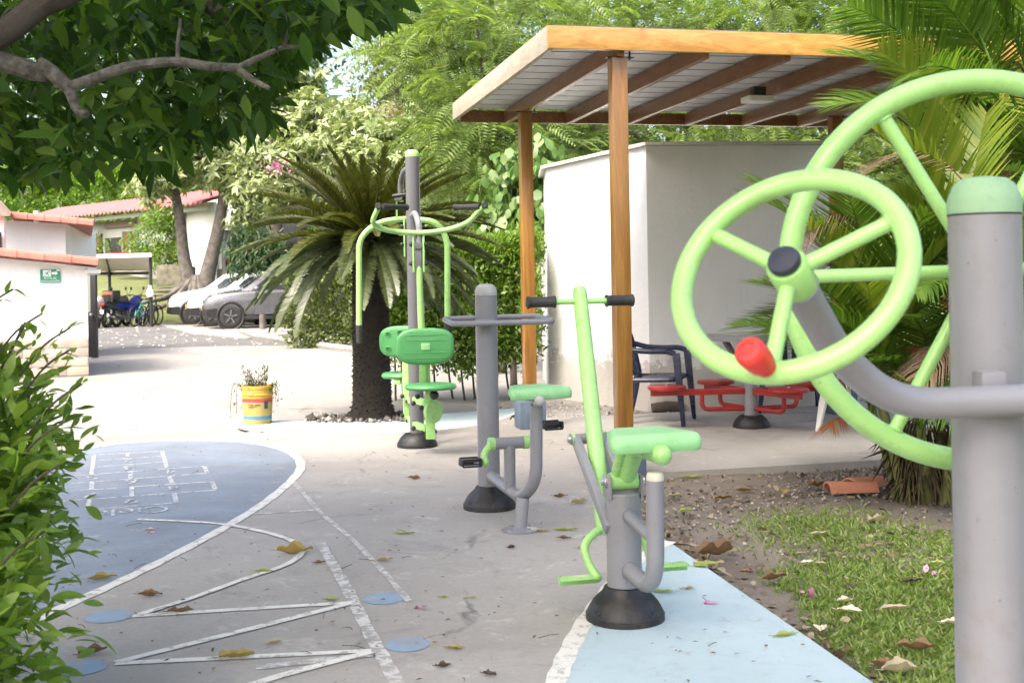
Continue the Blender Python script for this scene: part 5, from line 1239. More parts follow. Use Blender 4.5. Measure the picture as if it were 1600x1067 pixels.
lay_text('lettering', 'EVACUACIÓN', SP(.05, .95), SP(.95, .95), SP(.05, .79), SP(.95, .79), SM['w'], sg, nrm * .001)
# second white house
wh = thing('white_house', 'white house wall with pink verge tiles rising behind the shed', 'building', P(60, 400, 21.5).xyz)
H0 = P(103, 400, 21.5); H0.z = 0; H1 = H0 + Vector((-.97, -.2, 0)) * 2.6
ztop = P(103, 350, 21.5).z
wall_between('wall', H1, H0, ztop + .18, ztop, M['white'], wh)
wall_between('wall', H0, H0 + Vector((-.5, 3, 0)), ztop, ztop, M['white'], wh)
r1_ = P(147, 347, 21.3); r0_ = P(18, 335, 21.0)
verge_tiles(wh, r0_, r1_, 5, .18)
bd = Vector((-1.2, 3.2, -.12))
rf = MB().add([r0_ - UP * .05, r1_ - UP * .05, r1_ + bd - UP * .05, r0_ + bd - UP * .05, r0_ + UP * .02, r1_ + UP * .02, r1_ + bd + UP * .02, r0_ + bd + UP * .02], [(0, 1, 2, 3), (4, 5, 6, 7), (0, 1, 5, 4), (1, 2, 6, 5), (2, 3, 7, 6), (3, 0, 4, 7)])
obj('roof', rf, M['pink_tile'], wh, False)
obj('downpipe', MB().tube([P(56, 330, 21.2), P(57, 348, 21.2)], .045, 10), M['white_smooth'], wh)
# house at the frame's edge
eh = thing('edge_house', 'white house corner with dark window and grey eave at the left frame edge', 'building', P(0, 400, 19.5))
E0 = P(7, 400, 19.5); E0.z = 0
wall_between('wall', E0 + Vector((-2.5, -.6, 0)), E0, P(7, 335, 19.5).z, P(7, 335, 19.5).z, M['white'], eh)
obj('window', MB().box(P(-3, 382, 19.42), (.10, .05, .40)), M['glass'], eh, False)
obj('eave', MB().loft([[P(-40, 300, 19.3), P(2, 314, 19.3), P(18, 332, 19.3), P(16, 338, 19.3), P(-40, 336, 19.3)], [P(-40, 300, 22.5), P(2, 314, 22.5), P(18, 332, 22.5), P(16, 338, 22.5), P(-40, 336, 22.5)]]), mat('grey_eave', (.20, .17, .15), .85, .35, 6), eh, False)
# black gate leaf
gtb = G(145, 559)
ga = thing('black_gate', 'narrow black metal gate leaf with glass pane beside the shed', 'gate', gtb)
zt_g = P(145, 424, gtb.y).z
obj('post', MB().box(Vector((gtb.x + .04, gtb.y, zt_g / 2)), (.10, .10, zt_g)), M['black'], ga, bevel=.006)
obj('lower_panel', MB().box(Vector((gtb.x - .05, gtb.y + .02, .42)), (.10, .05, .82)), M['black'], ga, bevel=.004)
obj('pane', MB().box(Vector((gtb.x - .055, gtb.y + .02, .83 + (zt_g - .85) / 2)), (.07, .01, zt_g - .86)), mat('dusty_glass', (.30, .33, .29), .12, .1, 4), ga, False)
obj('lock', MB().lathe([(.02, 0), (.02, .04), (.03, .05), (.03, .07), (0, .08)], Vector((gtb.x + .02, gtb.y - .05, .78)), (0, -1, 0), 12), M['chrome'], ga)

# ---------------------------------------------------------------- motorcycle shelter
ms = thing('motorcycle_shelter', 'small lean-to shelter with white roof on black posts over the motorcycles', 'shelter', P(200, 504, 38.5))
rn, rfz = P(237, 400, 37.2), P(232, 423, 39.6)
ln, lfz = P(120, 403, 37.2), P(125, 424, 39.6)
rf = MB().add([ln, rn, rfz, lfz, ln + UP * .06, rn + UP * .06, rfz + UP * .06, lfz + UP * .06], [(0, 1, 2, 3), (4, 5, 6, 7), (0, 1, 5, 4), (1, 2, 6, 5), (2, 3, 7, 6), (3, 0, 4, 7)])
obj('roof', rf, mat('lean_to_sheet', (.72, .66, .56), .6, .1, 2), ms, False)
obj('roof_edge', MB().bar(ln + UP * .03 - Vector((0, .03, 0)), rn + UP * .03 - Vector((0, .03, 0)), .03, .12), M['white_smooth'], ms, False)
obj('beam', MB().bar(lfz - UP * .08, rfz - UP * .08, .07, .10), M['black'], ms, False)
obj('beam', MB().bar(P(166, 402, 37.25), P(171, 424, 39.5), .05, .06), M['black'], ms, False)
for (px_, Y_, pt_y) in ((171, 39.5, 424), (235, 37.4, 402)):
    p = P(px_, pt_y, Y_); obj('post', MB().tube([Vector((p.x, p.y, -.05)), p], .05, 8), M['black'], ms)

# ---------------------------------------------------------------- pink roofed building on the bank
cf = thing('pink_roofed_building', 'low building with pink corrugated roof, striped windows and a dark doorway on the bank', 'building', P(180, 425, 50))
cA = P(60, 425, 54.6); cB = P(345, 425, 44.0); zf = 1.92; ze = 4.25
cA.z = cB.z = 0; cd = (cB - cA).normalized(); cn = Vector((cd.y, -cd.x, 0)); CL = (cB - cA).length
def CW(px_, off=0):
    a, _ = ray(px_, 380)                                          # where the sight line in plan meets the facade
    s = (cA.x - a * cA.y) / (a * cd.y - cd.x); p = cA + cd * s + cn * off; return p, s
def cbox(name, pxa, pxb, za_, zb_, th, off, m, parent=cf, bev=0):
    p, s0_ = CW(pxa); q_, s1_ = CW(pxb); c_ = (p + q_) / 2 + cn * off
    return obj(name, MB().box((c_.x, c_.y, (za_ + zb_) / 2), ((q_ - p).length, th, zb_ - za_), (cd, cn, UP)), m, parent, False)
M['cafe_wall'] = mat('cafe_wall', (.36, .36, .34), .8, .12, 2, dirt=.2)
cbox('wall', 62, 163, zf - .6, ze - .25, .16, -.10, M['cafe_wall']); cbox('wall', 191, 345, zf - .6, ze - .25, .16, -.10, M['cafe_wall'])
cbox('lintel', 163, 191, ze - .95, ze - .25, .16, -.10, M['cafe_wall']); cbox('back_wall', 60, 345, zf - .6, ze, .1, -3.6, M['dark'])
cbox('floor', 60, 345, zf - .7, zf, 3.4, -1.85, M['cafe_wall'])
cbox('fretwork_frieze', 166, 214, ze - .55, ze - .36, .06, .05, mat('frieze', (.22, .15, .12), .8, .6, 30))
cbox('window', 108, 131, zf + .55, ze - .65, .05, .0, M['glass'])
sm = [mat('stripe_%d' % i, c, .7, .1, 5) for i, c in enumerate([(.12, .09, .07), (.28, .05, .04), (.24, .24, .23), (.15, .10, .06), (.07, .09, .12)])]
for (xa, xb, nb) in ((131, 160, 12), (192, 217, 11)):
    wnd = cbox('window', xa, xb, zf + .35, ze - .75, .06, .0, M['dark'])
    for k in range(nb):
        u = xa + (xb - xa) * (k + .2) / nb; cbox('window_slat', u, u + (xb - xa) / nb * .6, zf + .38, ze - .78, .03, .05, sm[(k * 3 + int(xa)) % 5], wnd)
for px_ in (158, 163.5):
    p, _ = CW(px_, .5); obj('veranda_post', MB().tube([(p.x, p.y, zf - .5), (p.x, p.y, ze - .1)], .06, 8), M['black'] if px_ < 160 else M['cafe_wall'], cf)
# corrugated roof
ra, _ = CW(40, .75); rb_, _ = CW(345, .75); RL_ = (rb_ - ra).length; mb = MB(); nw = 150
for j, (o_, z_) in enumerate(((0, ze), (-2.4, ze + .72))):
    for i in range(nw + 1):
        p = ra + cd * (RL_ * i / nw) + cn * o_; mb.v.append(Vector((p.x, p.y, z_ + .055 * math.cos(i * math.pi / 1.5))))
mb.f = [(i, i + 1, nw + 2 + i, nw + 1 + i) for i in range(nw)]
mb.add([v + UP * .05 for v in mb.v], [tuple(x for x in f_) for f_ in mb.f])
for i in range(nw): mb.f.append((i, i + 1, 2 * (nw + 1) + i + 1, 2 * (nw + 1) + i))
obj('roof', mb, mat('pink_sheet_roof', (.36, .12, .12), .75, .15, 1.5, dirt=.2), cf, True)
obj('eave_beam', MB().bar((ra.x - cn.x * .3, ra.y - cn.y * .3, ze - .16), (rb_.x - cn.x * .3, rb_.y - cn.y * .3, ze - .16), .08, .14), M['cafe_wall'], cf, False)
cbox('white_panel', 296, 340, zf - .8, ze + .1, .1, .06, M['white_smooth'])
# person in the doorway
pp0, _ = CW(178, -.5)
pv_ = [(0, 0, .95), (0, 0, 1.15), (0, 0, 1.38), (0, 0, 1.50), (0, -.01, 1.62), (.17, 0, 1.38), (.22, -.06, 1.12), (.16, -.22, 1.05), (-.17, 0, 1.38), (-.22, -.06, 1.12), (-.16, -.22, 1.05), (.09, 0, .9), (.10, -.01, .48), (.10, 0, .06), (.10, -.12, .04), (-.09, 0, .9), (-.10, -.01, .48), (-.10, 0, .06), (-.10, -.12, .04)]
pe_ = [(0, 1), (1, 2), (2, 3), (3, 4), (2, 5), (5, 6), (6, 7), (2, 8), (8, 9), (9, 10), (0, 11), (11, 12), (12, 13), (13, 14), (0, 15), (15, 16), (16, 17), (17, 18)]
pr_ = [.15, .14, .15, .06, .10, .06, .045, .035, .06, .045, .035, .09, .06, .045, .03, .09, .06, .045, .03]
me = bpy.data.meshes.new('person'); me.from_pydata(pv_, pe_, []); po = bpy.data.objects.new('person', me); COL.objects.link(po)
po.modifiers.new('skin', 'SKIN'); po.modifiers.new('subsurf', 'SUBSURF').levels = 1; po.modifiers['subsurf'].render_levels = 2
for i, sv in enumerate(me.skin_vertices[0].data): sv.radius = (pr_[i], pr_[i] * .8); sv.use_root = (i == 0)
def person_mat():
    m, t, b = new_mat('person_clothes'); v = coords(t); s = t.nodes.new('ShaderNodeSeparateXYZ'); t.links.new(v, s.inputs[0])
    c = ramp(t, s.outputs[2], [(0, (.05, .05, .06)), (.5, (.3, .3, .3))]); r = t.nodes.new('ShaderNodeValToRGB'); r.color_ramp.interpolation = 'CONSTANT'; e = r.color_ramp.elements
    mm = t.nodes.new('ShaderNodeMath'); mm.operation = 'DIVIDE'; mm.inputs[1].default_value = 2.0; t.links.new(s.outputs[2], mm.inputs[0]); t.links.new(mm.outputs[0], r.inputs[0])
    for i, (p, c_) in enumerate([(0, (.04, .04, .06)), (.46, (.42, .42, .44)), (.735, (.30, .18, .13)), (.825, (.05, .04, .035))]):
        if i >= len(e): e.new(p)
        e[i].position = p; e[i].color = (*c_, 1)
    t.links.new(r.outputs[0], b.inputs['Base Color']); b.inputs['Roughness'].default_value = .8; return m
me.materials.append(person_mat()); po.location = (pp0.x, pp0.y, zf); po.rotation_euler = (0, 0, .3)
tag(po, 'person in a pale grey top standing in the dark doorway', 'person')
# things in front of the doorway
def small(name, px_, py_, Y_, size, m, lab, cat, bev=.02):
    p = P(px_, py_, Y_); return tag(obj(name, MB().box(p, size), m, None, True, bev), lab, cat)
cr2 = thing('stacked_chairs', 'blue plastic chairs stacked beside the striped window', 'chairs', P(222, 405, 46.4))
for k in range(3):
    p = P(222, 401 - 5 * k, 46.4); obj('seat', MB().box(p, (.42, .40, .05)), M['navy'], cr2, bevel=.015)
    obj('backrest', MB().box(p + Vector((0, .2, .2)), (.42, .05, .34)), mat('blue_plastic', (.02, .05, .25), .4), cr2, bevel=.015)
for sx in (-.17, .17):
    for sy in (-.16, .16):
        q_ = P(222, 401, 46.4) + Vector((sx, sy, 0)); obj('leg', MB().tube([q_, Vector((q_.x, q_.y, q_.z - .42))], .022, 6), M['navy'], cr2)
ct_ = thing('cafe_table', 'red topped table in front of the doorway', 'table', P(190, 410, 47))
p = P(190, 396, 47); obj('tabletop', MB().box(p, (.85, .7, .05)), M['red'], ct_, bevel=.01)
for sx in (-.35, .35): obj('leg', MB().box(p + Vector((sx, 0, -.36)), (.05, .5, .7)), M['grey_dk'], ct_, bevel=.006)
# far white annex seen right of the twin trunk
an = thing('far_annex', 'white annex with dark openings behind the twin-trunked tree', 'building', P(395, 440, 50))
obj('wall', MB().box(P(385, 335, 50), (3.4, .2, 1.3)), M['white'], an, False)
obj('opening', MB().box(P(385, 378, 50.05), (3.4, .2, 1.0)), M['dark'], an, False)  # solid box, the shade of the opening put into its near-black colour
obj('ledge', MB().box(P(385, 353, 49.9), (3.5, .1, .06)), M['grey_dk'], an, False)
obj('low_wall', MB().box(P(338, 405, 49.5), (1.3, .2, 1.2)), M['cafe_wall'], an, False)
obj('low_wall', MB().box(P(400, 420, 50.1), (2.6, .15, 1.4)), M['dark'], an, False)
obj('partition', MB().box(P(400, 385, 49.8), (1.2, .15, .8)), M['cafe_wall'], an, False)
small('red_bin', 359, 413, 48.5, (.36, .3, .55), M['red'], 'red bin by the dark opening of the annex', 'bin')
bw = thing('blue_water_bottle', 'blue water bottle standing beside the red bin', 'bottle', P(367.5, 420, 48.5))
p = P(367.5, 420, 48.5); obj('body', MB().lathe([(.12, -.05), (.14, 0), (.14, .35), (.05, .46), (.045, .52), (0, .53)], p, n=14), mat('blue_bottle', (.03, .10, .45), .3), bw)
for i, (px_, py_, s, lab) in enumerate([(270, 430, (1.0, .7, .75), 'mossy stone block left of the twin trunk'), (288, 434, (.7, .6, .8), 'darker mossy stone block touching the twin trunk'), (349, 431, (.38, .4, .48), 'small square stone block right of the twin trunk')]):
    p = P(px_, py_, 43.0 - .3 * i); small('stone_block', px_, py_, 43.0 - .3 * i, s, mat('mossy_stone_%d' % i, (.16, .15, .11), .95, .45, 6, bmp=1.0, bscale=12), lab, 'stone', .05)

# ---------------------------------------------------------------- cars
def car(label, pos, head, body_m, white):
    t = thing('parked_car', label, 'car', pos); hx = Vector((math.cos(head), math.sin(head), 0)); hy = Vector((-hx.y, hx.x, 0)); L = Vector(pos)
    T = lambda x, y, z: L + hx * x + hy * y + UP * z
    ax = (hx, hy, UP)
    st = [(2.14, .42, .55, .66, .70), (2.09, .36, .74, .80, .86), (1.98, .33, .83, .88, .95), (1.75, .30, .89, .95, 1.02), (1.3, .29, .91, 1.00, 1.09), (.92, .29, .91, 1.03, 1.14), (0, .29, .91, 1.05, 1.12), (-1.3, .29, .91, 1.07, 1.12), (-1.85, .32, .88, 1.08, 1.12), (-2.1, .40, .80, 1.0, 1.05), (-2.15, .48, .70, .85, .9)]
    rings = []
    for x, zb, w_, zs, zc in st:
        h = [(0, zb), (w_ * .86, zb), (w_ * .97, zb + (zs - zb) * .25), (w_, zb + (zs - zb) * .6), (w_ * .985, zs - .06), (w_ * .93, zs + .005), (w_ * .5, zc - .02), (0, zc)]
        rings.append([T(x, y, z) for y, z in h] + [T(x, -y, z) for y, z in h[-2:0:-1]])
    body = obj('body', MB().loft(rings), body_m, t, ang=35)
    gs = [(.98, 1.06, .82, 1.13, .74), (.28, 1.06, .845, 1.56, .66), (-.1, 1.06, .85, 1.63, .64), (-1.2, 1.07, .85, 1.62, .63), (-1.75, 1.07, .83, 1.54, .62), (-2.02, 1.06, .78, 1.14, .70)]
    rings = []
    for x, zb, wb_, zt2, wt in gs:
        h = [(wb_, zb), (wt + .03, zt2 - .06), (wt - .06, zt2)]; rings.append([T(x, y, z) for y, z in h] + [T(x, -y, z) for y, z in h[::-1]])
    obj('cabin', MB().loft(rings), body_m, t, ang=35)
    def gi(x, k): return np.interp(-x, [-g[0] for g in gs], [g[k] for g in gs])
    def side(x, v, s, off=.012):
        yb_, yt = gi(x, 2), gi(x, 4) + .03; zb_, zt2 = gi(x, 1), gi(x, 3) - .06; return T(x, s * (yb_ + (yt - yb_) * v + off), zb_ + (zt2 - zb_) * v)
    for s in (-1, 1):
        for wn in ([(.70, .10), (.22, .86), (-.34, .90), (-.34, .08)], [(-.42, .08), (-.42, .90), (-1.16, .90), (-1.24, .08)], [(-1.33, .10), (-1.30, .84), (-1.62, .78), (-1.80, .14)]):
            b = MB(); b.add([side(x, v, s) for x, v in wn], [tuple(range(len(wn)))]); obj('side_window', b, M['glass'], t, False)
        dr = obj('door', MB().add([T(.62, s * .918, .40), T(.62, s * .922, .98), T(-.36, s * .925, 1.0), T(-.36, s * .920, .40)], [(0, 1, 2, 3)]), body_m, t, False)
        obj('door_handle', MB().box(T(-.22, s * .935, .92), (.16, .03, .035), ax), body_m, dr, bevel=.008)
        mr = obj('mirror', MB().ball(T(.55, s * 1.00, 1.12), .11, 12, (.9, .9, .75)), body_m, t)
        obj('roof_rail', MB().tube([T(.05, s * .60, 1.60), T(-.1, s * .60, 1.685), T(-1.3, s * .60, 1.675), T(-1.5, s * .60, 1.60)], .022, 8), M['black'], t)
        hl = obj('headlight', MB().loft([[T(2.085, s * .42, .82), T(2.02, s * .74, .86), T(2.03, s * .74, .74), T(2.10, s * .44, .70)], [T(2.11, s * .43, .80), T(2.04, s * .755, .84), T(2.05, s * .755, .75), T(2.12, s * .45, .72)]]), mat('lamp_lens', (.55, .57, .6), .08, .1, 30, metal=.6) if s == -1 and white == 0 else M['alloy'], t)
        obj('fog_lamp', MB().lathe([(.06, 0), (.065, .02), (0, .03)], T(2.09, s * .62, .50), hx, 12), M['alloy'], t)
        for x in (1.33, -1.34):
            c_ = T(x, s * .79, .345)
            obj('wheel_arch', MB().torus(T(x, s * .895, .36), hy, .39, .045, 24, 8, 0, 2 * math.pi), M['rubber'], t)
            wl = obj('wheel', MB().lathe([(.20, -.10), (.31, -.11), (.345, -.085), (.35, 0), (.345, .085), (.31, .11), (.22, .115), (.205, .10)], T(x, s * .80, .345), hy, 36), M['tyre'], t)
            rm = obj('rim', MB().lathe([(.215, 0), (.22, .022), (.20, .024), (.19, .006), (0, .006)], T(x, s * .80, .345) + hy * (s * .088), hy * s, 28), M['black'], wl)
            for k in range(5):
                q = 2 * math.pi * k / 5 + .4; a = T(x, s * .915, .345); d_ = hx * math.cos(q) + UP * math.sin(q)
                obj('rim_spoke', MB().bar(a + d_ * .03, a + d_ * .20, .045, .02, hy), M['alloy'], wl, False)
    wsb = MB(); pts = [(.93, .77, 1.155), (.93, -.77, 1.155), (.33, -.64, 1.555), (.33, .64, 1.555)]
    wsb.add([T(x + .02, y * .97, z + .02) for x, y, z in pts], [(0, 1, 2, 3)]); obj('windscreen', wsb, M['glass'], t, False)
    obj('rear_window', MB().add([T(-2.04, .66, 1.18), T(-2.04, -.66, 1.18), T(-1.80, -.58, 1.50), T(-1.80, .58, 1.50)], [(0, 1, 2, 3)]), M['glass'], t, False)
    obj('grille', MB().box(T(2.115, 0, .765), (.05, .80, .11), ax), M['black'], t, bevel=.01)
    for k in range(3): obj('grille_bar', MB().box(T(2.143, 0, .735 + .03 * k), (.012, .74, .010), ax), M['alloy'], t, False)
    obj('bumper', MB().loft([[T(2.17, y, .36), T(2.19, y, .44), T(2.16, y, .56), T(2.0, y, .58), T(2.0, y, .32)] if abs(y) < .7 else [T(2.02, y, .36), T(2.04, y, .44), T(2.01, y, .56), T(1.74, y, .58), T(1.74, y, .32)] for y in (-.915, -.60, 0, .60, .915)]), M['rubber'], t, ang=40)
    obj('number_plate', MB().box(T(2.185, 0, .60), (.02, .34, .16), ax), mat('yellow_plate', (.62, .42, .03), .5), t, bevel=.004)
    obj('sill', MB().box(T(0, 0, .30), (2.0, 1.84, .10), ax), M['rubber'], t, bevel=.02)
    t.scale = (.95, .95, 1.02); return t
CM = {'grey': mat('grey_car_paint', (.12, .124, .135), .26, .04, 2, metal=.4, coat=.8), 'white': mat('white_car_paint', (.62, .63, .64), .25, .03, 2, coat=.8)}
hd = math.radians(180 + 14); hv = Vector((math.cos(hd), math.sin(hd), 0)); sv_ = Vector((hv.y, -hv.x, 0))
fw = G(357, 514, -.012)
c_g = fw - hv * 1.33 + sv_ * .85
car('grey parked SUV nearest the camera, half hidden by the cycad fronds', (c_g.x, c_g.y, -.012), hd, CM['grey'], 0)
c_w = c_g + sv_ * 2.3 + hv * .50; car('white parked car between the grey SUV and the other white car', (c_w.x, c_w.y, -.012), hd, CM['white'], 1)
c_w2 = c_g + sv_ * 4.6 + hv * 1.15; car('white parked SUV farthest from the camera, leftmost of the three', (c_w2.x, c_w2.y, -.012), hd, CM['white'], 2)
# stumps by the kerb
for i, (px_, y0, y1, Y_, r_, lab) in enumerate([(411, 514, 491, 31.0, .085, 'pale cut log stump by the grey SUV, the left one'), (438, 508, 486, 31.5, .11, 'taller darker stump by the hedge, the right one')]):
    b = P(px_, y0, Y_); tp = P(px_ - 1, y1, Y_); tag(obj('stump', MB().tube([b, b.lerp(tp, .5), tp], [r_ * 1.1, r_, r_ * .95], 12), M['bark_grey' if i == 0 else 'bark']), lab, 'stump')

# ---------------------------------------------------------------- motorcycles and bicycles
def moto(label, pos, head, col, box):
    t = thing('motorcycle', label, 'motorcycle', pos); hx = Vector((math.cos(head), math.sin(head), 0)); hy = Vector((-hx.y, hx.x, 0)); L = Vector(pos)
    T = lambda x, y, z: L + hx * x + hy * y + UP * z
    ax = (hx, hy, UP); bm = mat('moto_' + col[0], col[1], .3, .1, 6, coat=.5)
    for x in (.64, -.62):
        w_ = obj('wheel', MB().torus(T(x, 0, .30), hy, .255, .05, 30, 8), M['tyre'], t); obj('rim', MB().torus(T(x, 0, .30), hy, .20, .014, 24, 6), M['alloy'], w_)
        for k in range(5):
            q = 2 * math.pi * k / 5; obj('spoke', MB().bar(T(x, 0, .30), T(x + .19 * math.cos(q), 0, .30 + .19 * math.sin(q)), .02, .03, hy), M['alloy'], w_, False)
    obj('fork', MB().tube([T(.66, .08, .30), T(.44, .08, .92)], .022, 8).tube([T(.66, -.08, .30), T(.44, -.08, .92)], .022, 8), M['alloy'], t)
    obj('fairing', MB().loft([[T(x, y * w_, z + dz * h) for y, dz in ((0, 1), (.8, .7), (1, 0), (.7, -.8), (0, -1), (-.7, -.8), (-1, 0), (-.8, .7))] for x, w_, z, h in ((.60, .07, .86, .10), (.52, .16, .84, .16), (.36, .19, .74, .24), (.10, .16, .62, .22), (-.15, .13, .55, .14))]), bm, t)
    obj('engine', MB().box(T(.02, 0, .38), (.42, .22, .28), ax), M['alloy'], t, bevel=.04)
    obj('seat', MB().loft([[T(x, y * w_, z + dz * .05) for y, dz in ((0, 1), (.9, .6), (1, -.5), (0, -1), (-1, -.5), (-.9, .6))] for x, w_, z in ((.16, .09, .74), (-.1, .14, .76), (-.45, .13, .80), (-.72, .09, .84))]), M['black'], t)
    obj('tail', MB().loft([[T(x, y * w_, z + dz * h) for y, dz in ((0, 1), (1, .6), (.8, -1), (0, -1.2), (-.8, -1), (-1, .6))] for x, w_, z, h in ((-.1, .13, .66, .09), (-.5, .13, .70, .09), (-.85, .07, .76, .05))]), bm, t)
    obj('tail_lamp', MB().box(T(-.87, 0, .74), (.04, .14, .07), ax), M['red'], t, bevel=.01)
    obj('rear_mudguard', MB().loft([[T(x, y, z) for y in (-.07, .07)] + [T(x - .01, y, z - .02) for y in (.07, -.07)] for x, z in ((-.5, .66), (-.75, .64), (-.95, .50), (-1.0, .36))]), M['black'], t)
    obj('licence_plate', MB().box(T(-.985, 0, .50), (.012, .20, .13), ax), M['white_smooth'], t, bevel=.003)
    obj('exhaust', MB().tube([T(.15, -.14, .24), T(-.3, -.16, .26), T(-.85, -.17, .40)], [.025, .04, .045], 10), M['chrome'], t)
    obj('handlebar', MB().tube(spline([T(.26, .36, .98), T(.40, .16, 1.0), T(.42, 0, .97), T(.40, -.16, 1.0), T(.26, -.36, .98)], 4), .015, 8), M['black'], t)
    for s in (-1, 1): obj('mirror', MB().tube([T(.34, s * .25, 1.0), T(.36, s * .33, 1.18)], .008, 6).ball(T(.35, s * .34, 1.22), .06, 10, (.5, 1, .9)), M['black'], t)
    obj('headlamp', MB().ball(T(.60, 0, .86), .075, 12, (.6, 1, 1)), M['white_smooth'], t)
    obj('side_stand', MB().tube([T(-.05, .12, .22), T(-.12, .30, .0)], .012, 6), M['black'], t)
    if box:
        b = obj('top_box', MB().box(T(-.86, 0, 1.02), (.40, .42, .30), ax), M['black'], t, bevel=.05); obj('reflector', MB().box(T(-1.06, 0, 1.08), (.02, .34, .08), ax), mat('orange_reflector', (.5, .10, .04), .4), b, bevel=.01)
    return t
p = P(201, 507, 38.4); moto('blue motorcycle with a black top box, parked under the lean-to', (p.x, p.y, -.03), math.radians(72), ('blue', (.02, .03, .28)), True)
p = P(158, 507, 37.6); moto('white and red motorcycle half hidden by the black gate', (p.x, p.y, -.03), math.radians(-78), ('pink', (.55, .42, .42)), False)
p = P(182, 507, 37.9); moto('dark motorcycle standing left of the blue one under the lean-to', (p.x, p.y, -.03), math.radians(80), ('dark', (.05, .045, .05)), False)
def bicycle(label, pos, head, col):
    t = thing('bicycle', label, 'bicycle', pos); hx = Vector((math.cos(head), math.sin(head), 0)); hy = Vector((-hx.y, hx.x, 0)); L = Vector(pos)
    T = lambda x, y, z: L + hx * x + hy * y + UP * z
    m = mat('bike_' + col[0], col[1], .35, .1, 6)
    for x in (.52, -.52):
        w_ = obj('wheel', MB().torus(T(x, 0, .33), hy, .31, .022, 36, 8), M['tyre'], t); b = MB()
        for k in range(10): q = 2 * math.pi * k / 10; b.tube([T(x, 0, .33), T(x + .3 * math.cos(q), 0, .33 + .3 * math.sin(q))], .003, 4)
        obj('spokes', b, M['chrome'], w_)
    b = MB()
    for a, c_ in (((-.05, .28), (.36, .75)), ((-.05, .28), (-.16, .80)), ((-.14, .72), (.34, .80)), ((-.05, .28), (-.52, .33)), ((-.14, .70), (-.52, .33)), ((.34, .86), (.52, .33))): b.tube([T(a[0], 0, a[1]), T(c_[0], 0, c_[1])], .02, 8)
    obj('frame', b, m, t)
    obj('handlebar', MB().tube([T(.30, -.30, .98), T(.34, 0, .95), T(.30, .30, .98)], .014, 8).tube([T(.34, 0, .86), T(.34, 0, .96)], .016, 8), M['black'], t)
    obj('saddle', MB().loft([[T(-.18 + dx, y * w_, .86 + z) for y, z in ((-1, 0), (0, .03), (1, 0), (0, -.03))] for dx, w_ in ((-.13, .07), (0, .08), (.15, .02))]), M['black'], t)
    obj('crank', MB().lathe([(.09, -.01), (.09, .01)], T(-.05, .02, .28), hy, 18).tube([T(-.05, .06, .28), T(.05, .06, .14)], .01, 6).tube([T(-.05, -.06, .28), T(-.15, -.06, .42)], .01, 6), M['alloy'], t)
    return t
p = P(225, 505, 38.3); bicycle('turquoise bicycle standing right of the blue motorcycle', (p.x, p.y, -.03), math.radians(75), ('turquoise', (.03, .40, .36)))
p = P(236, 503, 38.6); bicycle('dark blue bicycle against the right post of the lean-to', (p.x, p.y, -.03), math.radians(80), ('navy', (.03, .05, .12)))
p = P(234.5, 456, 37.3); tag(obj('plastic_bag', MB().lathe([(0, -.17), (.09, -.16), (.12, -.08), (.10, .04), (.045, .12), (.06, .18), (.03, .2)], p, n=9), M['white_smooth']), 'white plastic bag hanging on the right post of the lean-to', 'bag')
# ---------------------------------------------------------------- grass, gravel, litter
rng = np.random.default_rng(100)
def right_of_path(x, y): return x - np.interp(y, [e3.y, e2.y, e1.y, e0.y], [e3.x, e2.x, e1.x, e0.x])
# short grass on the lawn, thinning out towards the bare soil
n = 400000; x = rng.uniform(.7, 4.2, n); y = rng.uniform(1.2, 6.9, n)
edge_d = right_of_path(x, y)
patch = .5 * np.sin(x * 2.3 + .7 * y) + .5 * np.sin(y * 3.1 - 1.7 * x) + .35 * np.sin(7.3 * x + 5.1 * y) + .3 * np.sin(11 * y - 6 * x)
dens = np.clip((5.55 - y) * .9 + .25 * patch, 0, 1) * np.clip((edge_d - .07 - .05 * patch - .12 * np.clip(y - 4.2, 0, 2)) * 6, 0, 1) * np.clip(.95 + .55 * patch, .12, 1)
spot = np.exp(-((x - 1.62) ** 2 / .10 + (y - 6.15) ** 2 / .14)) * .6 + np.exp(-((x - 2.3) ** 2 / .2 + (y - 5.7) ** 2 / .12)) * .5
k = rng.random(n) < np.maximum(dens, spot * .7); x, y = x[k], y[k]; n = len(x)
zg = -.052 + .012 * np.sin(x * 3.1 + 1.3 * y) + .010 * np.sin(y * 4.7 - x * 2.2) - .003
d = np.stack([rng.normal(size=n) * .8, rng.normal(size=n) * .8, rng.uniform(.25, 1.1, n)], 1)
up = rng.normal(size=(n, 3)) * .6 + np.array([0, 0, .6])
LM['grass'] = leafmat('lawn_grass', [(.09, .15, .028), (.145, .22, .04), (.20, .29, .06), (.31, .31, .13)], .35, .5)
T_GRASS = (np.array([[-.05, 0, 0], [.05, 0, 0], [-.10, .5, .05], [.10, .5, .05], [0, 1, -.12]], float), np.array([[0, 1, 2], [1, 3, 2], [2, 3, 4]]))
tag(leaf_field('grass', np.stack([x, y, zg], 1), d, up, rng.uniform(.022, .052, n), T_GRASS, LM['grass']), 'short green lawn grass right of the pale blue path', 'grass', None, 'stuff')
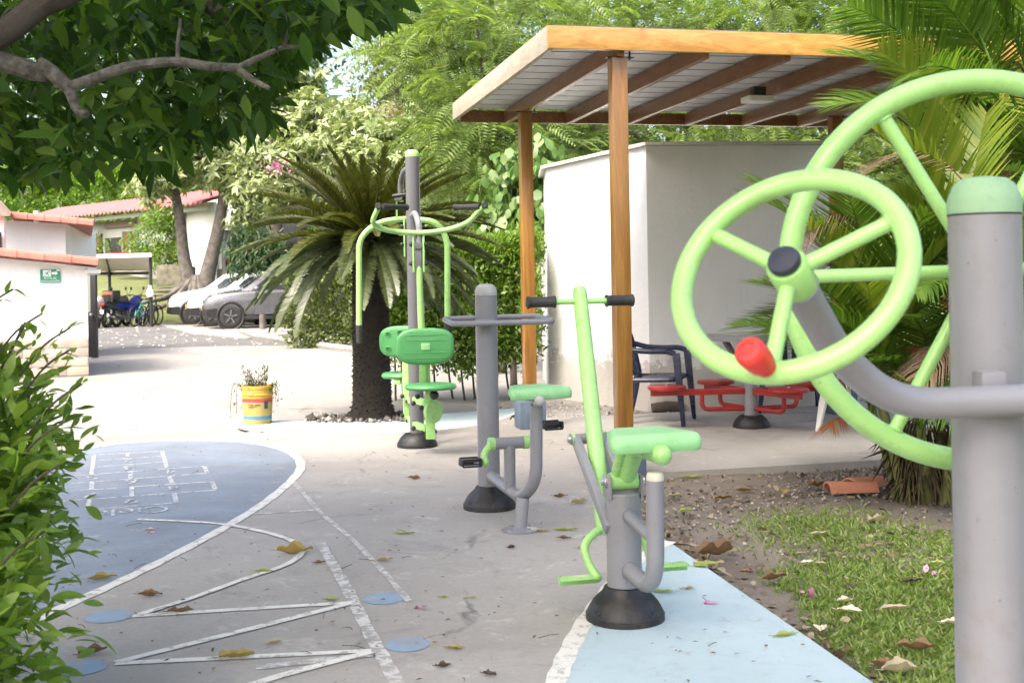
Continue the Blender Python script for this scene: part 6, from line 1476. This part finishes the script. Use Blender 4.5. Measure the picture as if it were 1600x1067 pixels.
# gravel by the block, pebbles and crumbs on the soil
ICO = (np.array([[0, 0, 1], [.9, 0, .1], [-.3, .85, .05], [-.5, -.8, .1], [.2, .1, -.7]], float), np.array([[0, 1, 2], [0, 2, 3], [0, 3, 1], [4, 2, 1], [4, 3, 2], [4, 1, 3]]))
def stones(name, label, cat, pos, size, m):
    n = len(pos); d = rng.normal(size=(n, 3)); up = rng.normal(size=(n, 3)) + np.array([0, 0, .5])
    return tag(leaf_field(name, pos, d, up, size, ICO, m), label, cat, None, 'stuff')
gm = leafmat('gravel_stone', [(.16, .14, .12), (.26, .23, .20), (.36, .33, .29), (.5, .47, .43)], 0.0, .85)
n = 7000; u = rng.random(n); a = slab_l + (slab_b - slab_l) * 0
L0, L1 = slab_l, slab_b; tt_ = rng.random(n); off = rng.random(n) ** 1.2 * 1.5
pos = np.stack([L0.x + (L1.x - L0.x) * tt_ - .06 + EY.x * off, L0.y + (L1.y - L0.y) * tt_ + EY.y * off, -.035 + rng.normal(size=n) * .008], 1)
stones('gravel', 'grey gravel strip between the slab and the white block', 'gravel', pos, rng.uniform(.010, .026, n), gm)
mb = MB(); q0_ = slab_l - EX * .8; mb.prism([(p.x, p.y) for p in (q0_, slab_b, slab_b + EY * 2.5, q0_ + EY * 1.9)], -.1, -.045); struct('gravel_bed', mb, M['soil'])
n = 15000; x = rng.uniform(.5, 4.0, n); y = rng.uniform(5.2, 8.6, n); ok = (right_of_path(x, y) > .03) & (y < e0.y + (x - e0.x) * math.tan(A13) - .03); x, y = x[ok], y[ok]; n = len(x)
keepd = rng.random(n) < np.clip(((y - 5.0) / 3.0) ** 2.2, .04, 1); x, y = x[keepd], y[keepd]; n = len(x)
stones('soil_crumbs', 'loose crumbs and small stones on the bare soil', 'gravel', np.stack([x, y, np.full(n, -.05) + rng.normal(size=n) * .008], 1), rng.uniform(.006, .018, n), leafmat('soil_crumb', [(.07, .055, .04), (.14, .115, .09), (.26, .22, .18), (.40, .36, .31)], 0, .9))
# stones round the cycad
n = 150; q = rng.uniform(0, 6.28, n); rr_ = rng.uniform(.26, .56, n)
stones('cycad_mulch', 'ring of small stones and bark round the cycad foot', 'stones', np.stack([cy_c.x - .03 + np.cos(q) * rr_ * 1.15, cy_c.y + np.sin(q) * rr_ * .6, np.full(n, .012)], 1), rng.uniform(.02, .05, n), leafmat('cycad_stone', [(.03, .025, .02), (.07, .06, .05), (.14, .12, .10), (.45, .43, .40)], 0, .8))
# thin litter on the pavement and petals by the cars
n = 520; px = rng.uniform(60, 1500, n); py = 1067 - 400 * rng.random(n) ** .8; pos = np.array([G(a, b, .012) for a, b in zip(px, py)])
ok = (right_of_path(pos[:, 0], pos[:, 1]) < -.02) & (pos[:, 1] < 10.5); pos = pos[ok]; n = len(pos)
d = np.stack([rng.normal(size=n), rng.normal(size=n) * .8, rng.normal(size=n) * .08], 1); up = rng.normal(size=(n, 3)) * .25 + np.array([0, 0, 1])
LM['litter'] = leafmat('dry_litter', [(.05, .035, .02), (.12, .08, .04), (.22, .16, .08), (.30, .25, .12)], .05, .8)
tag(leaf_field('leaf_crumbs', pos, d, up, rng.uniform(.010, .032, n), T_DIAM, LM['litter']), 'tiny dry leaf crumbs scattered over the pavement', 'litter', None, 'stuff')
n = 38; px = rng.uniform(60, 1150, n); py = 1067 - 360 * rng.random(n) ** .8; mb = MB()
for a, b in zip(px, py):
    g0 = G(a, b, .009)
    if right_of_path(np.array(g0.x), np.array(g0.y)) > -.05: continue
    q = rng.uniform(0, 3.14); L_ = rng.uniform(.03, .10); g1 = g0 + Vector((math.cos(q) * L_, math.sin(q) * L_, rng.uniform(0, .01))); mb.tube([g0, g0.lerp(g1, .5) + Vector((.004, .003, .003)), g1], .0013, 4)
tag(obj('twigs', mb, M['bark']), 'thin twigs scattered over the pavement', 'litter', None, None, 'stuff') if False else tag(obj('twigs', mb, M['bark']), 'thin twigs scattered over the pavement', 'litter', None, 'stuff')
n = 420; px = rng.uniform(150, 560, n); py = rng.normal(526, 9, n); py = np.clip(py, 512, 552); pos = np.array([G(a, b, -.02) for a, b in zip(px, py)])
tag(leaf_field('fallen_petals', pos, rng.normal(size=(n, 3)) * np.array([1, 1, .2]), rng.normal(size=(n, 3)) * .3 + np.array([0, 0, 1]), rng.uniform(.04, .11, n), T_ROUND, leafmat('pale_petal', [(.5, .38, .36), (.65, .55, .52), (.75, .7, .66)], .2, .7)), 'pale petals strewn over the road before the parked cars', 'petals', None, 'stuff')

n = 1500; x = rng.uniform(.6, 4.0, n); y = np.where(rng.random(n) < .6, rng.uniform(5.4, 8.4, n), rng.uniform(2.6, 6, n)); ed = right_of_path(x, y); near = rng.random(n) < .3; x = np.where(near, x - ed + rng.random(n) * .12 + .02, x)
ok = (right_of_path(x, y) > .015) & (y < e0.y + (x - e0.x) * math.tan(A13) - .05) & (rng.random(n) < np.where(near | (y > 5.4), 1, .35)); x, y = x[ok], y[ok]; n = len(x)
tag(leaf_field('leaf_litter', np.stack([x, y, np.full(n, -.038)], 1), rng.normal(size=(n, 3)) * np.array([1, 1, .25]), rng.normal(size=(n, 3)) * .4 + np.array([0, 0, 1]), rng.uniform(.015, .06, n), T_ROUND, leafmat('mixed_litter', [(.06, .045, .03), (.13, .09, .05), (.22, .17, .10), (.34, .28, .20)], .08, .8)), 'small dry leaf litter over the soil and along the path edge', 'litter', None, 'stuff')
# single fallen leaves, each its own thing
LC = {'yb': leafmat('yellow_brown_leaf', [(.30, .22, .07), (.34, .25, .08)], .2, .6), 'br': leafmat('brown_leaf', [(.17, .10, .05), (.20, .12, .06)], .1, .7), 'yg': leafmat('yellow_green_leaf', [(.30, .33, .08), (.32, .36, .10)], .25, .55),
      'tan': leafmat('tan_leaf', [(.38, .32, .22), (.42, .36, .25)], .15, .7), 'dk': leafmat('dark_dry_leaf', [(.07, .05, .03), (.09, .06, .04)], .05, .8), 'cream': leafmat('cream_leaf', [(.55, .48, .36), (.6, .53, .42)], .15, .7)}
def leaf(px, py, L, wpx, col, yaw, curl, label, z=0.0, name='fallen_leaf', cat='leaf', group=None):
    g = G(px, py, z); n, m_ = 18, 7; V, T = [], []; c, s = math.cos(yaw), math.sin(yaw); rr = random.Random(int(px * 7 + py))
    for i in range(n + 1):
        u = i / n; w_ = wpx * L * (math.sin(math.pi * min(1, .04 + .96 * u)) ** .65) * (1 - .25 * u) * (1 + .22 * math.sin(11 * u + px) + .12 * math.sin(23 * u + py)) + .0008
        for j in range(m_):
            v = (j / (m_ - 1) - .5) * 2
            x = (u - .5) * L; y = v * w_ / 2 * (1 - .25 * curl) + .06 * L * math.sin(3.3 * u + px * .7); zz = .004 + .020 * L * (1 + math.sin(6.5 * u + 2.6 * v + px)) * curl + .03 * L * (1 + math.sin(13 * u - 4 * v + py)) * abs(v) * curl + curl * L * (.22 * v * v * (w_ / (wpx * L)) + .22 * (u - .45) ** 2) + .05 * L * curl * math.sin(9 * u + v * 2 + rr.random()) * .4 + .002 * rr.random()
            V.append((g.x + x * c - y * s, g.y + x * s + y * c, z + zz))
    for i in range(n):
        for j in range(m_ - 1):
            a = i * m_ + j; T += [[a, a + m_, a + 1], [a + 1, a + m_, a + m_ + 1]]
    t = thing(name, label, cat, g, group)
    tri_mesh('blade', np.array(V), np.array(T), LC[col], t, True)
    e0_ = Vector(V[2]); obj('leaf_stalk', MB().tube([e0_, e0_ + Vector((-c * L * .10, -s * L * .10, .002)), e0_ + Vector((-c * L * .2, -s * L * .2, .004))], .0014, 5), LC[col], t)
S_ = -.045
for a in [(461, 865, .17, .42, 'yb', .15, 1.0, 'large yellow-brown curled leaf lying across the white curve'), (160, 906, .125, .38, 'yb', .3, .7, 'yellow-brown leaf on the white border of the blue area'),
          (412, 894, .085, .35, 'yg', -.1, .4, 'small yellow-green leaf just inside the white curve'), (370, 1029, .12, .55, 'yb', .35, .8, 'curled yellow-green leaf on the lower zigzag line'),
          (235, 932, .10, .4, 'br', .1, .8, 'curled brown leaf above the zigzag near the blue area'), (145, 1022, .10, .5, 'br', .7, .9, 'brown folded leaf near the lower left blue dot'),
          (282, 957, .10, .3, 'br', .2, .7, 'thin brown leaf lying along the upper zigzag line'), (518, 938, .06, .6, 'yg', .1, .5, 'small pale leaf at the right tip of the upper zigzag'),
          (428, 1006, .06, .5, 'tan', .5, .8, 'small tan leaf between the two zigzag points'), (601, 877, .075, .6, 'tan', .3, .9, 'tan curled leaf right of the worn white line'),
          (500, 881, .055, .5, 'br', .2, .8, 'small brown leaf right of the large curled leaf'), (633, 834, .10, .35, 'yg', 0, .3, 'yellow-green leaf on grey concrete right of the worn line'),
          (648, 749, .09, .5, 'br', -.2, .9, 'brown leaf between the chest press and bike bases'), (876, 777, .085, .5, 'br', .1, .8, 'brown leaf behind the bike flange toward the shelter'),
          (905, 787, .11, .6, 'tan', .3, 1.0, 'tan crumpled leaf left of the rider handle column'), (884, 828, .12, .35, 'yg', 0, .3, 'flat yellow leaf right of the bike flange'),
          (846, 831, .075, .35, 'yb', 0, .4, 'small olive leaf touching the bike flange edge'), (882, 842, .07, .4, 'br', 0, .6, 'brown leaf below the flat yellow leaf'),
          (800, 857, .05, .6, 'dk', .6, .9, 'small dark leaf below the bike flange'), (712, 1014, .07, .45, 'yb', .0, .5, 'olive leaf right of the lower blue dot'),
          (693, 1043, .055, .6, 'dk', .4, .9, 'dark curled leaf at the bottom of the pavement'), (765, 1056, .05, .6, 'dk', -.3, .9, 'dark leaf near the bottom centre'),
          (694, 934, .045, .5, 'yg', .2, .5, 'tiny yellow-green leaf right of the upper blue dot'), (735, 935, .05, .4, 'tan', 0, .5, 'tiny tan leaf in the middle of the pavement'),
          (1035, 926, .085, .4, 'yg', .1, .4, 'yellow-green leaf on the pale blue path behind the rider base'), (1076, 921, .06, .4, 'yb', -.1, .4, 'small yellow leaf on the pale blue path near its edge'),
          (1228, 994, .10, .38, 'yg', .2, .4, 'yellow-green leaf on the pale blue path by the lawn'), (1105, 884, .13, .75, 'yg', .5, .35, 'broad pale green leaf at the path edge beside the foot plate'),
          (913, 857, .08, .4, 'yg', .2, .4, 'yellow leaf under the rider left footrest'), (233, 829, .05, .7, 'cream', .2, .7, 'pale crumb of leaf on the blue area')]:
    leaf(*a)
for a in [(1118, 868, .20, .6, 'br', .35, 1.3, 'large brown curled leaf where the path meets the soil'), (1328, 957, .10, .75, 'cream', -.4, .6, 'cream leaf lying on the grass, middle of the lawn'), (1322, 940, .075, .6, 'cream', .4, .7, 'smaller cream leaf just behind the middle lawn leaf'),
          (1433, 1015, .13, .5, 'br', -.3, .9, 'brown curled leaf near the front of the lawn'), (1262, 880, .06, .8, 'cream', .2, .6, 'small pale leaf on the grass towards the soil'), (1400, 953, .12, .35, 'tan', .1, .5, 'long tan leaf on the lawn left of the near post'),
          (1425, 910, .09, .5, 'dk', .1, .7, 'dark leaf on the lawn right of the pink petal'), (1466, 882, .09, .6, 'yg', 0, .5, 'pale green leaf on the lawn near the grey post'), (1285, 985, .07, .9, 'cream', 1.2, .8, 'upright pale leaf at the lawn edge by the path'),
          (1210, 906, .13, .5, 'br', .3, .9, 'brown leaves on bare soil beside the path'), (1165, 895, .06, .7, 'br', .1, .7, 'small rusty leaf on bare soil near the path corner'), (1072, 800, .10, .55, 'yg', .6, .7, 'yellow-green leaf on bare soil right of the rider'),
          (1225, 772, .10, .7, 'yb', 1.3, .9, 'upright yellow-brown leaf in the middle of the bare soil'), (1130, 780, .11, .5, 'br', .1, .7, 'brown leaf on bare soil behind the rider'), (1055, 776, .09, .5, 'tan', .1, .7, 'tan leaf on the soil close to the stop tube'),
          (1165, 768, .13, .4, 'br', -.1, .6, 'long brown leaf near the slab edge'), (1080, 747, .15, .25, 'yg', 0, .4, 'long pale leaf just in front of the slab edge'), (1370, 815, .12, .5, 'tan', .4, 1.0, 'tan curled leaf where the grass meets the soil'),
          (1275, 760, .12, .6, 'br', .4, 1.0, 'brown crumpled leaf left of the broken tiles'), (1410, 1052, .14, .5, 'tan', .2, 1.0, 'tan leaf at the front edge of the lawn by the path'), (1385, 1045, .10, .6, 'br', -.5, 1.0, 'brown leaf heaped at the path edge in front'),
          (1280, 835, .09, .4, 'tan', .2, .5, 'thin tan leaf at the ragged edge of the grass'), (1490, 975, .09, .5, 'cream', 0, .6, 'pale leaf on the lawn touching the near grey post')]:
    leaf(*a, z=S_ + .012)
# pink petals
for px_, py_, z_, lab in [(235, 829, 0, 'pink flower petal on the blue hopscotch area'), (657, 948, 0, 'dark pink petal near the upper blue dot'), (1105, 939, 0, 'pale pink petal on the pale blue path'), (1450, 893, S_ + .02, 'lilac petal on the lawn near the grey post'), (1262, 927, S_ + .02, 'pink petal at the left of the lawn')]:
    g = np.array(G(px_, py_, z_ + .008)); rg_ = np.random.default_rng(px_); pos = g + rg_.normal(size=(5, 3)) * np.array([.012, .012, .004])
    tag(leaf_field('petal', pos, rg_.normal(size=(5, 3)) * np.array([1, 1, .5]) + np.array([0, 0, .3]), rg_.normal(size=(5, 3)) * .5 + np.array([0, 0, 1]), rg_.uniform(.025, .04, 5), T_ROUND, LM['pink']), lab, 'petal')
# unused prototypes
for o in fm + pf: bpy.data.objects.remove(o)
